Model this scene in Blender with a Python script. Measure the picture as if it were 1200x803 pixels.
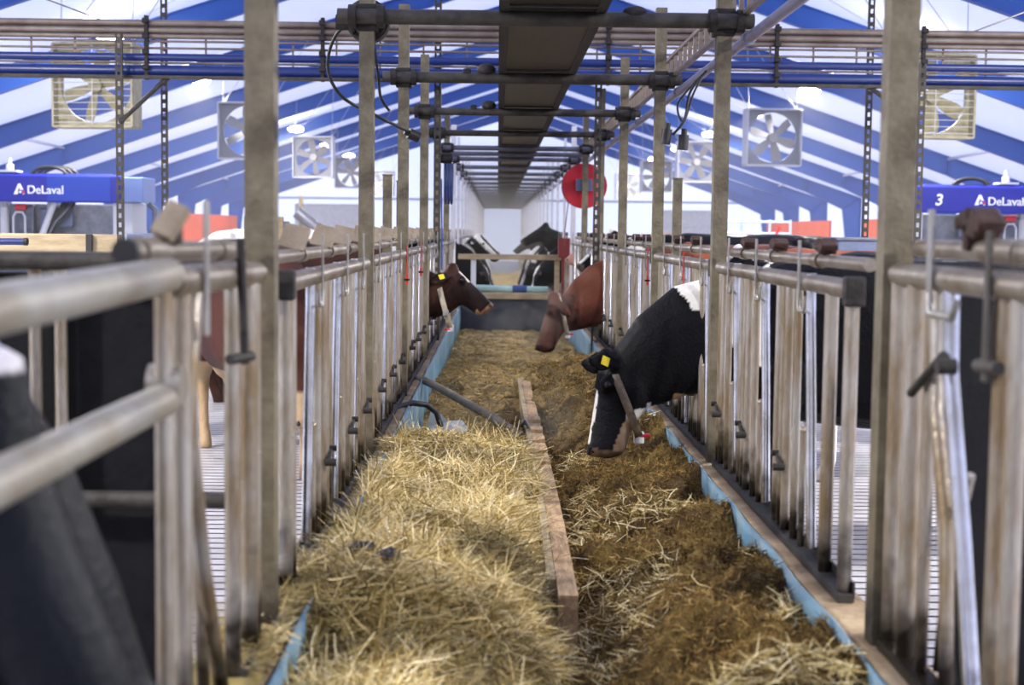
import bpy, bmesh, math, random
import numpy as np
from mathutils import Vector, Matrix, noise

for o in list(bpy.data.objects):
    bpy.data.objects.remove(o)
scene = bpy.context.scene
COL = scene.collection
rnd = random.Random(7)
PI = math.pi

# ------------------------------------------------------------------ camera
ZC = 1.5
cam_data = bpy.data.cameras.new('camera')
cam = bpy.data.objects.new('camera', cam_data)
COL.objects.link(cam)
CR = Vector((0.99987873, -0.00996972, 0.01196409))
CU = Vector((-0.01116021, 0.07711872, 0.99695945))
CF = Vector((0.01086206, 0.99697207, -0.07699811))
mw = Matrix.Identity(4)
for i in range(3):
    mw[i][0] = CR[i]; mw[i][1] = CU[i]; mw[i][2] = -CF[i]
mw[2][3] = ZC
cam.matrix_world = mw
cam_data.sensor_width = 36.0
cam_data.lens = 1700 / 1200 * 36
cam_data.clip_end = 400
cam_data.clip_start = .05
cam_data.dof.use_dof = True
cam_data.dof.focus_distance = 8.0
cam_data.dof.aperture_fstop = 3.0
scene.camera = cam

# ------------------------------------------------------------------ sky, light, exposure
world = bpy.data.worlds.new('overcast_sky')
scene.world = world
world.use_nodes = True
bgn = world.node_tree.nodes['Background']
bgn.inputs['Color'].default_value = (.62, .69, 1.0, 1)
bgn.inputs['Strength'].default_value = 1.45
scene.view_settings.view_transform = 'Standard'
scene.view_settings.look = 'None'
scene.view_settings.exposure = 0.35
scene.view_settings.gamma = 1.0
scene.view_settings.use_curve_mapping = False
LAMP_POWER = 360.0
HAZE_DENSITY = .004


# ------------------------------------------------------------------ materials
def mat(name, color, rough=.6, metal=0.0, var=None, var_scale=8, bump=0.0, bump_scale=40, spec=.5,
        dirt=None, dirt_z=None, attr=None, emit=None, trans=None, stretch=None):
    """principled material; var = second colour mixed in by noise, dirt = colour caked on below dirt_z (world height)"""
    m = bpy.data.materials.new(name)
    m.use_nodes = True
    nt = m.node_tree
    N, Lk = nt.nodes, nt.links
    b = N['Principled BSDF']
    b.inputs['Roughness'].default_value = rough
    b.inputs['Metallic'].default_value = metal
    b.inputs['Specular IOR Level'].default_value = spec
    b.inputs['Base Color'].default_value = (*color, 1)
    src = None
    tc = N.new('ShaderNodeTexCoord')
    co = tc.outputs['Object']
    if stretch:
        mp = N.new('ShaderNodeMapping'); mp.inputs['Scale'].default_value = stretch
        Lk.new(co, mp.inputs['Vector']); co = mp.outputs['Vector']
    if attr:
        a = N.new('ShaderNodeAttribute'); a.attribute_name = attr
        src = a.outputs['Color']
    if var:
        n = N.new('ShaderNodeTexNoise')
        n.inputs['Scale'].default_value = var_scale
        n.inputs['Detail'].default_value = 6
        n.inputs['Roughness'].default_value = .65
        Lk.new(co, n.inputs['Vector'])
        r = N.new('ShaderNodeMapRange')
        r.inputs['From Min'].default_value = .38; r.inputs['From Max'].default_value = .62
        Lk.new(n.outputs['Fac'], r.inputs['Value'])
        mx = N.new('ShaderNodeMix'); mx.data_type = 'RGBA'
        mx.inputs['A'].default_value = (*color, 1); mx.inputs['B'].default_value = (*var, 1)
        if src is not None: Lk.new(src, mx.inputs['A'])
        Lk.new(r.outputs['Result'], mx.inputs['Factor'])
        src = mx.outputs['Result']
    if dirt:
        g = N.new('ShaderNodeNewGeometry')
        sx = N.new('ShaderNodeSeparateXYZ'); Lk.new(g.outputs['Position'], sx.inputs['Vector'])
        n2 = N.new('ShaderNodeTexNoise'); n2.inputs['Scale'].default_value = 9; n2.inputs['Detail'].default_value = 5
        Lk.new(g.outputs['Position'], n2.inputs['Vector'])
        ma = N.new('ShaderNodeMath'); ma.operation = 'MULTIPLY_ADD'
        ma.inputs[1].default_value = .5; Lk.new(n2.outputs['Fac'], ma.inputs[0]); Lk.new(sx.outputs['Z'], ma.inputs[2])
        r2 = N.new('ShaderNodeMapRange')
        r2.inputs['From Min'].default_value = dirt_z + .32; r2.inputs['From Max'].default_value = dirt_z + .16
        Lk.new(ma.outputs[0], r2.inputs['Value'])
        mx2 = N.new('ShaderNodeMix'); mx2.data_type = 'RGBA'
        mx2.inputs['A'].default_value = (*color, 1); mx2.inputs['B'].default_value = (*dirt, 1)
        if src is not None: Lk.new(src, mx2.inputs['A'])
        Lk.new(r2.outputs['Result'], mx2.inputs['Factor'])
        src = mx2.outputs['Result']
    if src is not None:
        Lk.new(src, b.inputs['Base Color'])
    if bump:
        nb = N.new('ShaderNodeTexNoise'); nb.inputs['Scale'].default_value = bump_scale; nb.inputs['Detail'].default_value = 4
        Lk.new(co, nb.inputs['Vector'])
        bp = N.new('ShaderNodeBump'); bp.inputs['Strength'].default_value = bump; bp.inputs['Distance'].default_value = .02
        Lk.new(nb.outputs['Fac'], bp.inputs['Height']); Lk.new(bp.outputs['Normal'], b.inputs['Normal'])
    if emit:
        b.inputs['Emission Color'].default_value = (*emit[0], 1); b.inputs['Emission Strength'].default_value = emit[1]
    if trans:
        t = N.new('ShaderNodeBsdfTranslucent'); t.inputs['Color'].default_value = (*trans[0], 1)
        ms = N.new('ShaderNodeMixShader'); ms.inputs[0].default_value = trans[1]
        Lk.new(b.outputs[0], ms.inputs[1]); Lk.new(t.outputs[0], ms.inputs[2])
        Lk.new(ms.outputs[0], N['Material Output'].inputs['Surface'])
    return m


M = {}
DIRT = (.022, .015, .009)
M['galv'] = mat('galvanised_steel', (.42, .395, .36), .36, .6, var=(.24, .175, .10), var_scale=3, bump=.15, dirt=DIRT, dirt_z=.60, stretch=(3, 3, .8))
M['rail'] = mat('rail_steel', (.33, .30, .26), .36, .6, var=(.18, .135, .09), var_scale=5, bump=.12)
M['railpale'] = mat('pale_rail_steel', (.31, .30, .275), .5, .3, var=(.23, .205, .165), var_scale=6, bump=.12)
M['chrome'] = mat('polished_swing_bar', (.72, .74, .82), .18, .95, var=(.48, .47, .46), var_scale=6, dirt=DIRT, dirt_z=.56)
M['post'] = mat('weathered_post', (.195, .17, .115), .55, .25, var=(.10, .082, .052), var_scale=7, bump=.25, dirt=DIRT, dirt_z=.5)
M['postfar'] = mat('haze_pale_post', (.72, .72, .78), .5, .1, var=(.60, .60, .65), var_scale=6, dirt=DIRT, dirt_z=.3)  # paleness of the distant haze put into the post colour
M['pipefar'] = mat('haze_blue_pipe', (.13, .135, .19), .5, .3, var=(.10, .10, .13))  # bluish tint of distance haze put into the pipe colour
M['pipe'] = mat('dusty_pipe', (.07, .063, .055), .6, .3, var=(.035, .03, .026), var_scale=9, bump=.2)
M['clamp'] = mat('clamp_iron', (.032, .028, .026), .65, .3, var=(.016, .014, .013), var_scale=20, bump=.3)
M['darkmetal'] = mat('conveyor_steel', (.007, .006, .0062), .36, .4, var=(.036, .030, .028), var_scale=3, stretch=(9, .5, 1), bump=.1)
M['black'] = mat('black_rubber', (.012, .012, .014), .5)
M['specked'] = mat('specked_rubber', (.004, .0045, .007), .6, 0, var=(.007, .007, .009), var_scale=14, bump=.15, spec=.2)
M['brownflap'] = mat('rusty_latch', (.055, .025, .018), .75, .2, var=(.03, .014, .01), bump=.4)
M['tanflap'] = mat('plywood_flap', (.30, .245, .18), .75, 0, var=(.20, .155, .105), bump=.3)
M['strapsteel'] = mat('strap_steel', (.40, .40, .40), .4, .6, var=(.25, .23, .20))
M['red'] = mat('red_plastic', (.55, .012, .025), .4)
M['reel'] = mat('reel_red', (.50, .006, .028), .5, var=(.42, .005, .022), var_scale=2)
M['darkred'] = mat('dark_red_paint', (.16, .012, .014), .5)
M['concrete'] = mat('curb_concrete', (.40, .30, .18), .85, 0, var=(.24, .16, .085), var_scale=6, bump=.5, bump_scale=25)
M['blueliner'] = mat('blue_liner', (.10, .25, .38), .5, 0, var=(.20, .28, .32), var_scale=6)
M['feedfloor'] = mat('feed_floor', (.17, .20, .26), .35, 0, var=(.08, .06, .04), var_scale=3, bump=.2)
M['wood'] = mat('worn_timber', (.50, .345, .195), .75, 0, var=(.32, .20, .105), var_scale=6, stretch=(8, 1, 8), bump=.5, bump_scale=25)
M['palewood'] = mat('pale_timber', (.40, .32, .20), .75, 0, var=(.30, .23, .14), var_scale=5, stretch=(1, 4, 6), bump=.2)
M['branch'] = mat('grey_hose', (.22, .19, .14), .7, 0, var=(.12, .10, .07), var_scale=8, bump=.3)
M['white'] = mat('white_scrap', (.8, .8, .82), .6)
M['beam'] = mat('blue_frame_paint', (.018, .088, .38), .5, 0)
M['strut'] = mat('strut_grey', (.35, .40, .55), .45, .3)
M['roof'] = mat('roof_membrane', (.78, .80, .86), .8, 0, trans=((.80, .82, .90), .55))
M['curtain'] = mat('side_curtain', (.9, .9, .92), .8, 0, trans=((.97, .97, .98), .85))
M['gable'] = mat('gable_sheet', (.88, .89, .92), .8, 0, trans=((.94, .95, .98), .85))
M['orange'] = mat('orange_boards', (.72, .10, .035), .6, 0, var=(.62, .085, .03), var_scale=2)
M['palewall'] = mat('pale_plinth', (.70, .70, .72), .8, 0, var=(.6, .6, .62))
M['bluepipe'] = mat('blue_milk_pipe', (.012, .03, .16), .3, 0)
M['tray'] = mat('cable_tray', (.26, .22, .19), .5, .5, var=(.17, .13, .11), var_scale=3)
M['lilac'] = mat('lilac_conduit', (.30, .30, .42), .4, .3, var=(.24, .23, .30))
M['fanframe'] = mat('fan_housing', (.42, .44, .52), .45, .3)
M['fanshroud'] = mat('fan_shroud', (.20, .21, .26), .5, .2)
M['fandirty'] = mat('dusty_fan_housing', (.42, .39, .28), .6, .1, var=(.30, .27, .17))
M['fanblade'] = mat('fan_blade', (.30, .30, .32), .5, .3)
M['fanbladedirty'] = mat('dusty_fan_blade', (.40, .36, .22), .7, 0, var=(.30, .27, .16))
M['wire'] = mat('wire', (.55, .56, .60), .4, .5)
M['lampbody'] = mat('lamp_body', (.6, .6, .65), .4, .3)
M['lampglow'] = mat('lamp_diffuser', (1, 1, 1), .5, emit=((1, .98, .96), 45))
M['robotblue'] = mat('robot_blue', (.003, .010, .33), .5)
M['robotsheen'] = mat('robot_blue_highlight', (.012, .05, .42), .3)  # lighter blue for the painted highlight on the robot header
M['robotpale'] = mat('robot_pale_blue', (.16, .24, .52), .4)
M['robotgrey'] = mat('robot_stainless', (.15, .16, .21), .35, .5, var=(.10, .11, .15))
M['robotwhite'] = mat('robot_white', (.50, .52, .58), .4)
M['logo'] = mat('logo_white', (.92, .93, .95), .5)
M['logored'] = mat('logo_red', (.75, .01, .12), .5)
M['cabinet'] = mat('grey_blue_cabinet', (.10, .13, .24), .5, .2, var=(.14, .17, .27))
M['teal'] = mat('teal_pipe', (.30, .46, .45), .5)
M['lightblue'] = mat('pale_blue_tube', (.45, .55, .72), .4, .3)
M['blackboard'] = mat('dark_barrier_board', (.025, .032, .055), .55, 0, var=(.04, .045, .07))
M['coat'] = mat('cow_coat', (.1, .1, .1), .48, 0, attr='coat', bump=.25, bump_scale=60, spec=.11)
M['eye'] = mat('cow_eye', (.008, .006, .006), .08)
M['nosewet'] = mat('cow_nose', (.02, .016, .016), .25)
M['collar'] = mat('leather_collar', (.20, .15, .10), .6, 0, var=(.12, .09, .06), var_scale=30)
M['palecollar'] = mat('pale_collar', (.50, .44, .33), .6, 0, var=(.36, .31, .22), var_scale=30)
M['tag'] = mat('yellow_ear_tag', (.85, .66, .02), .5)
M['straw'] = mat('straw', (.5, .4, .2), .7, 0, attr='tint', spec=.25)
M['chop'] = mat('chopped_silage', (.3, .2, .1), .8, 0, attr='tint', spec=.2, bump=.9, bump_scale=110)
M['bluecable'] = mat('blue_cable', (.02, .10, .55), .4)
M['hosecoil'] = mat('hose_coil', (.03, .06, .20), .4)

# slatted floor: dark slots ruled across the pale concrete every 10 cm
mf = mat('slatted_concrete', (.48, .48, .53), .38, 0, var=(.34, .33, .36), var_scale=4)
nt = mf.node_tree; N, Lk = nt.nodes, nt.links
bs = N['Principled BSDF']; old = bs.inputs['Base Color'].links[0].from_socket
g = N.new('ShaderNodeNewGeometry'); sx = N.new('ShaderNodeSeparateXYZ'); Lk.new(g.outputs['Position'], sx.inputs['Vector'])
md = N.new('ShaderNodeMath'); md.operation = 'PINGPONG'; md.inputs[1].default_value = .055; Lk.new(sx.outputs['Y'], md.inputs[0])
ls = N.new('ShaderNodeMath'); ls.operation = 'LESS_THAN'; ls.inputs[1].default_value = .013; Lk.new(md.outputs[0], ls.inputs[0])
mx = N.new('ShaderNodeMix'); mx.data_type = 'RGBA'; mx.inputs['B'].default_value = (.03, .03, .035, 1)
Lk.new(old, mx.inputs['A']); Lk.new(ls.outputs[0], mx.inputs['Factor']); Lk.new(mx.outputs['Result'], bs.inputs['Base Color'])
M['slats'] = mf


# ------------------------------------------------------------------ mesh builder
class MB:
    def __init__(s):
        s.v = []; s.f = []; s.sm = []

    def add(s, vs, fs, smooth=False):
        o = len(s.v)
        s.v.extend([tuple(p) for p in vs])
        for f in fs:
            s.f.append(tuple(i + o for i in f)); s.sm.append(smooth)

    def box(s, c, size, rot=None, bev=0.0):
        hx, hy, hz = size[0] / 2, size[1] / 2, size[2] / 2
        bm = bmesh.new()
        bmesh.ops.create_cube(bm, size=1)
        for v in bm.verts: v.co = Vector((v.co.x * size[0], v.co.y * size[1], v.co.z * size[2]))
        if bev:
            bmesh.ops.bevel(bm, geom=list(bm.edges), offset=min(bev, min(hx, hy, hz) * .9), segments=2, affect='EDGES', profile=.6)
        R = rot if rot is not None else Matrix.Identity(3)
        c = Vector(c)
        bm.verts.index_update()
        vs = [R @ v.co + c for v in bm.verts]
        fs = [[v.index for v in f.verts] for f in bm.faces]
        bm.free()
        s.add(vs, fs, False)
        return s

    def tube(s, pts, r, seg=12, cap=True, square=False, radii=None):
        pts = [Vector(p) for p in pts]
        n = len(pts)
        if square: seg = 4
        t0 = (pts[1] - pts[0]).normalized()
        ref = Vector((0, 0, 1)) if abs(t0.z) < .9 else Vector((1, 0, 0))
        a = t0.cross(ref).normalized()
        vs, fs = [], []
        for i, p in enumerate(pts):
            t = (pts[min(i + 1, n - 1)] - pts[max(i - 1, 0)]).normalized()
            a = (a - t * a.dot(t)).normalized()
            b = t.cross(a)
            rr = radii[i] if radii else r
            for k in range(seg):
                ang = 2 * PI * k / seg + (PI / 4 if square else 0)
                q = rr * (1.41421 if square else 1)
                vs.append(p + a * math.cos(ang) * q + b * math.sin(ang) * q)
        for i in range(n - 1):
            for k in range(seg):
                k2 = (k + 1) % seg
                fs.append((i * seg + k, i * seg + k2, (i + 1) * seg + k2, (i + 1) * seg + k))
        s.add(vs, fs, not square)
        if cap:
            s.add(vs[:seg], [tuple(range(seg - 1, -1, -1))]); s.add(vs[-seg:], [tuple(range(seg))])
        return s

    def prism(s, poly, d, axis=0, at=0.0):
        """poly of 2-D points extruded by d along axis (0: poly is y,z; 1: x,z; 2: x,y)"""
        def P(p, h):
            if axis == 0: return (h, p[0], p[1])
            if axis == 1: return (p[0], h, p[1])
            return (p[0], p[1], h)
        n = len(poly)
        vs = [P(p, at) for p in poly] + [P(p, at + d) for p in poly]
        fs = [tuple(range(n - 1, -1, -1)), tuple(range(n, 2 * n))]
        for i in range(n):
            j = (i + 1) % n
            fs.append((i, j, n + j, n + i))
        s.add(vs, fs)
        return s

    def ball(s, c, r, seg=16, ring=10, scale=(1, 1, 1)):
        vs, fs = [], []
        for i in range(ring + 1):
            th = PI * i / ring
            for k in range(seg):
                ph = 2 * PI * k / seg
                vs.append((c[0] + r * scale[0] * math.sin(th) * math.cos(ph), c[1] + r * scale[1] * math.sin(th) * math.sin(ph), c[2] + r * scale[2] * math.cos(th)))
        for i in range(ring):
            for k in range(seg):
                k2 = (k + 1) % seg
                fs.append((i * seg + k, (i + 1) * seg + k, (i + 1) * seg + k2, i * seg + k2))
        s.add(vs, fs, True)
        return s

    def mesh(s, name, off=(0, 0, 0)):
        me = bpy.data.meshes.new(name)
        ox, oy, oz = off
        me.from_pydata([(x - ox, y - oy, z - oz) for x, y, z in s.v], [], s.f)
        me.polygons.foreach_set('use_smooth', s.sm)
        bm = bmesh.new(); bm.from_mesh(me)
        bmesh.ops.recalc_face_normals(bm, faces=bm.faces)
        bm.to_mesh(me); bm.free()
        return me

    def build(s, name, m, parent=None, label=None):
        """verts are in world space (or in the frame of an unplaced parent)"""
        off = parent['_o'] if parent is not None and '_o' in parent else ((0, 0, 0))
        if parent is not None: off = tuple(off)
        me = s.mesh(name, off)
        me.materials.append(m)
        o = bpy.data.objects.new(name, me)
        COL.objects.link(o)
        if parent is not None: o.parent = parent; o['_o'] = off
        if label: o['label'] = label
        return o


def tag(o, label, cat, group=None):
    o['label'] = label; o['category'] = cat
    if group: o['group'] = group
    return o


def thing(name, label, cat, loc=(0, 0, 0), group=None):
    o = bpy.data.objects.new(name, None)
    COL.objects.link(o)
    o.location = loc
    o.empty_display_size = .1
    o['_o'] = tuple(loc)
    return tag(o, label, cat, group)


def centred(o):
    """a one-mesh thing gets its origin on its own base"""
    me = o.data
    n = len(me.vertices)
    co = np.empty(n * 3); me.vertices.foreach_get('co', co); co = co.reshape(-1, 3)
    c = (co.min(0) + co.max(0)) / 2; c[2] = co[:, 2].min()
    me.vertices.foreach_set('co', (co - c).ravel())
    o.location = c
    me.update()
    return o


def struct(name, mb, m):
    o = mb.build(name, m); o['kind'] = 'structure'
    return o


def copy_tree(o, loc, label=None, group=None):
    r = o.copy(); COL.objects.link(r); r.location = loc
    if label: r['label'] = label
    if group: r['group'] = group
    for ch in o.children:
        c = ch.copy(); COL.objects.link(c); c.parent = r
        for g2 in ch.children:
            d = g2.copy(); COL.objects.link(d); d.parent = c
    return r


ORD = ['nearest', 'second nearest', 'third nearest', 'fourth nearest', 'fifth nearest', 'sixth nearest', 'seventh nearest', 'eighth nearest']

# ------------------------------------------------------------------ setting
XC = .205                      # middle of the barn and of the feed alley
HALF = 11.9
RIDGE, SLOPE = 6.66, .33
EAVE = RIDGE - SLOPE * HALF
Y0, Y1 = -6.0, 68.0
XL, XR = XC - HALF, XC + HALF

fl = MB()
for a, b in ((XL, -.66), (1.08, XR)):
    fl.add([(a, Y0, 0), (b, Y0, 0), (b, Y1, 0), (a, Y1, 0)], [(0, 1, 2, 3)])
struct('floor', fl, M['slats'])
ff = MB().box((XC, 31, .04), (1.74, 74, .08))
struct('floor_feed_alley', ff, M['feedfloor'])
# ground the barn stands on keeps the sky from shining up through the slats
ro = MB()
ro.add([(XL, Y0, EAVE), (XC, Y0, RIDGE), (XC, Y1, RIDGE), (XL, Y1, EAVE)], [(0, 1, 2, 3)])
ro.add([(XC, Y0, RIDGE), (XR, Y0, EAVE), (XR, Y1, EAVE), (XC, Y1, RIDGE)], [(0, 1, 2, 3)])
struct('ceiling', ro, M['roof'])
for side, x, sg in (('left', XL, 1), ('right', XR, -1)):
    struct('wall_' + side, MB().box((x + sg * .06, (Y0 + Y1) / 2, .675), (.12, Y1 - Y0, 1.35)), M['palewall'])
    c = MB()
    c.add([(x, Y0, 1.35), (x, Y1, 1.35), (x, Y1, EAVE), (x, Y0, EAVE)], [(0, 1, 2, 3)])
    struct('wall_%s_curtain' % side, c, M['curtain'])
    t = 1 if side == 'left' else 3
    for k, (a, b) in enumerate(((49.4, 61.0), (31.0, 45.0))):
        struct('trim_%d' % (t + k), MB().box((x + sg * .78, (a + b) / 2, 1.0), (.06, b - a, 1.94)), M['orange'])
gb = MB()
gb.add([(XL, Y1, 0), (XR, Y1, 0), (XR, Y1, EAVE), (XC, Y1, RIDGE), (XL, Y1, EAVE)], [(0, 1, 2, 3, 4)])
struct('wall_back', gb, M['gable'])
gb = MB()
gb.add([(XL, Y0, 0), (XR, Y0, 0), (XR, Y0, EAVE), (XC, Y0, RIDGE), (XL, Y0, EAVE)], [(0, 1, 2, 3, 4)])
struct('wall_front', gb, M['palewall'])
for n_, (x, w, h) in enumerate(((-7.6, 3.6, 2.6), (9.0, 3.2, 2.5)), 1):
    d = MB().box((x, Y1 - .06, h / 2), (w, .06, h))
    for q in range(5): d.box((x, Y1 - .10, .3 + q * h / 5), (w, .03, .04))
    d.box((x - w / 2, Y1 - .1, h / 2), (.09, .08, h)); d.box((x + w / 2, Y1 - .1, h / 2), (.09, .08, h)); d.box((x, Y1 - .1, h), (w, .08, .09))
    struct('door_%d' % n_, d, M['palewall'])
struct('trim_5', MB().box((XC, Y1 - .05, 2.9), (HALF * 2, .06, .10)), M['strut'])


def roofz(x): return RIDGE - SLOPE * abs(x - XC)


def frame(y):
    """one blue portal frame: two columns, two tapered rafters"""
    mb = MB()
    t, fw = .012, .13
    for sg in (-1, 1):
        X = lambda d: XC + sg * d
        top = [(X(0), RIDGE - .05), (X(HALF - .06), EAVE - .03)]
        low = [(X(0), RIDGE - .40), (X(6.2), roofz(X(6.2)) - .40), (X(10.05), roofz(X(10.05)) - .47), (X(HALF - .68), roofz(X(HALF - .68)) - .62)]
        colin = [(X(HALF - .62), 1.9), (X(HALF - .40), .0)]
        poly = [top[0], top[1], (X(HALF - .06), 0)] + colin[::-1] + low[::-1]
        mb.prism(poly, t * 2, axis=1, at=y - t)
        # flanges
        def flange(p, q):
            p = Vector((p[0], y, p[1])); q = Vector((q[0], y, q[1]))
            d = (q - p); L = d.length
            ang = math.atan2(d.z, d.x)
            mb.box((p + q) / 2, (L, fw, .018), Matrix.Rotation(-ang, 3, 'Y'))
        flange(*top)
        for a, b in zip(low[:-1], low[1:]): flange(a, b)
        flange(low[-1], colin[0]); flange(*colin)
        flange((X(HALF - .06), 0), top[1])
        flange(low[-1], top[1])                       # knee stiffener
        flange(low[2], (low[2][0], roofz(low[2][0]) - .05))   # splice plate
    o = struct('roof_beam', mb, M['beam'])
    centred(o)
    return o


FY = [3.2 + 5 * k for k in range(-1, 13)]
for y in FY: frame(y)
for sg in (-1, 1):
    for y in (13.2, 23.2, 33.2, 43.2, 53.2):
        mb = MB().tube([(XC + sg * 10.05, y, roofz(XC + 10.05) - .10), (XC + sg * 9.35, y - 5, roofz(XC + 9.35) - .42)], .035, 8)
        centred(struct('roof_brace', mb, M['strut']))

# ------------------------------------------------------------------ curbs and liners of the feed alley
for side, x0, x1 in (('left', -.67, -.525), ('right', .93, 1.075)):
    struct('trim_curb_' + side, MB().box(((x0 + x1) / 2, 11.2, .225), (x1 - x0, 18.2, .45), bev=.02), M['concrete'])
    struct('trim_curb_far_' + side, MB().box(((x0 + x1) / 2, 42, .225), (x1 - x0, 42, .45), bev=.02), M['concrete'])
    lx = -.512 if side == 'left' else .917
    mb = MB(); n = 420
    vs, fs = [], []
    for i in range(n + 1):
        y = 2.4 + 17.8 * i / n
        w = .010 * math.sin(y * 17) + .006 * math.sin(y * 41 + 1)
        s_ = 1 if side == 'left' else -1
        for zz, ww in ((.09, .3), (.25, 1.0), (.40, .6), (.455 + .006 * math.sin(y * 7), .0)):
            vs.append((lx + s_ * w * ww, y, zz)); 
        for zz, ww in ((.455 + .006 * math.sin(y * 7), .0), (.40, .6), (.25, 1.0), (.09, .3)):
            vs.append((lx + s_ * w * ww - s_ * .006, y, zz))
    for i in range(n):
        for k in range(8):
            a = i * 8 + k; b = i * 8 + (k + 1) % 8
            fs.append((a, b, b + 8, a + 8))
    mb.add(vs, fs, True)
    o = mb.build('curb_liner', M['blueliner'])
    tag(centred(o), 'wavy pale blue plastic liner along the %s curb of the feed alley' % side, 'liner')

# ------------------------------------------------------------------ headlock panels
PH_R = dict(main=1.345, lock=1.405, bottom=.475)


def fixed_bar(r=.021, z0=.47, z1=1.345, x=0, dx=0):
    return MB().tube([(x, 0, z0), (x + dx, 0, z1)], r, 10)


def place(mb, ds):
    mb.v = [(x, y + ds, z) for x, y, z in mb.v]
    return mb


def make_panel(label, cat, side, swings, length, group, zoff=0.0, loc=(0, 0, 0), ends=(.03,), detail=True):
    t = thing('headlock_panel', label, cat, loc, group)
    t['_o'] = (0, 0, 0)
    sg = 1 if side == 'right' else -1     # +x of the panel frame points away from the alley on the right side
    zm, zl, zb = 1.345 + zoff, 1.415 + zoff, .475
    mb = MB().tube([(0, 0, zm), (0, length, zm)], .029, 14)
    mb.build('main_rail', M['rail'], t)
    mb = MB().tube([(sg * .045, .02, zl), (sg * .045, length - .02, zl)], .020, 12)
    for s in swings:
        mb.tube([(sg * .045, s + .06, zl), (sg * .045, s + .15, zl)], .026, 12)
    mb.build('lock_pipe', M['rail'], t)
    mb = MB().box((0, length / 2, zb - .012), (.05, length, .03), bev=.006).box((sg * .022, length / 2, zb + .01), (.006, length, .05))
    mb.build('bottom_rail', M['pipe'], t)
    for e in ends:
        place(MB().tube([(0, 0, zb), (0, 0, zm)], .021, 10), e).build('end_post', M['galv'], t)
    place(MB().box((0, 0, zm - .005), (.058, .05, .085), bev=.008), .015).build('end_cap', M['clamp'], t)
    for i, s in enumerate(swings):
        for d, r in ((.18, .0135), (.33, .0155), (.415, .013), (.50, .0145)):
            if s + d < length + .02:
                place(MB().tube([(0, 0, zb), (0, 0, zm)], r, 10), s + d).build('neck_bar', M['galv'], t)
        mb = MB().tube([(0, s + .005, zm + .03), (0, s, zm - .1), (0, s - .05, .92), (0, s - .10, zb + .03)], .0165, 10)
        sb = mb.build('swing_bar', M['chrome'], t)
        place(MB().tube([(0, 0, zb), (0, 0, .86)], .011, 10).ball((0, 0, .86), .0125, 10, 6), s + .06).build('stop_bar', M['galv'], t)
        mb = MB().tube([(-sg * .012, s + .30, .70), (-sg * .05, s + .30, .70)], .013, 8)
        mb.tube([(-sg * .02, s + .36, .74), (-sg * .045, s + .36, .74)], .011, 8)
        mb.tube([(-sg * .025, s + .30, .70), (-sg * .025, s + .36, .74)], .009, 8)
        mb.build('latch_bolt', M['clamp'], sb)
        mb = MB().box((-sg * .035, s + .03, zl - .03), (.006, .026, .19), bev=.002)
        mb.tube([(-sg * .035, s + .03, zm - .03), (-sg * .035, s + .03, zm - .075), (-sg * .035, s + .01, zm - .09), (-sg * .035, s - .06, zm - .09), (-sg * .035, s - .075, zm - .075), (-sg * .035, s - .075, zm - .04)], .006, 8)
        mb.build('hook_strap', M['strapsteel'], t)
        if side == 'right':
            mb = MB()
            for (dy, dz, w, h, a) in ((0, .04, .055, .03, .2), (.03, .052, .06, .022, -.3), (-.025, .05, .04, .02, .5)):
                mb.box((sg * .045, s + dy, zl + dz), (.055, w, h), Matrix.Rotation(a, 3, 'X'), bev=.005)
            mb.box((sg * .045, s, zl + .02), (.02, .02, .05))
            mb.build('latch_flap', M['brownflap'], t)
        else:
            mb = MB().box((sg * .05, s + .0, zl + .055), (.085, .014, .085), Matrix.Rotation(-.5, 3, 'X') @ Matrix.Rotation(.25, 3, 'Y'), bev=.003)
            mb.box((sg * .045, s + .05, zl + .03), (.03, .025, .05), bev=.004)
            mb.build('latch_flap', M['tanflap'], t)
    return t


PY = [4.08, 6.68, 9.26, 11.84, 14.40, 16.95]        # where each panel starts, one per post bay
SPL = (.22, .98, 1.74)
names = ['nearest full', 'second', 'third', 'fourth', 'fifth', 'last']
first = {}
for side, x in (('right', 1.006), ('left', -.594)):
    g_ = 'headlock panels along the %s of the feed alley' % side
    fl_ = 'dark latch flaps' if side == 'right' else 'tan latch flaps'
    make_panel('galvanised headlock panel with %s, right after the nearest post on the %s' % (fl_, side), 'feed fence', side,
               (.57, 1.35, 2.0), 2.44, g_, loc=(x, 4.06, 0), ends=(.03, .10) if side == 'left' else (.03, .28))
    proto = None
    for k, y in enumerate(PY[1:]):
        lab = 'galvanised headlock panel with %s, %s panel along the %s of the alley' % (fl_, ['second', 'third', 'fourth', 'fifth', 'last'][k], side)
        if proto is None: proto = make_panel(lab, 'feed fence', side, SPL, 2.40, g_, loc=(x, y, 0))
        else: copy_tree(proto, (x, y, 0), lab)
    for k in range(5):
        copy_tree(proto, (x, 22.0 + 2.5 * k, 0), 'hazy headlock panel far beyond the alley barrier on the %s' % side, 'far headlock panels on the %s' % side)


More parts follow.
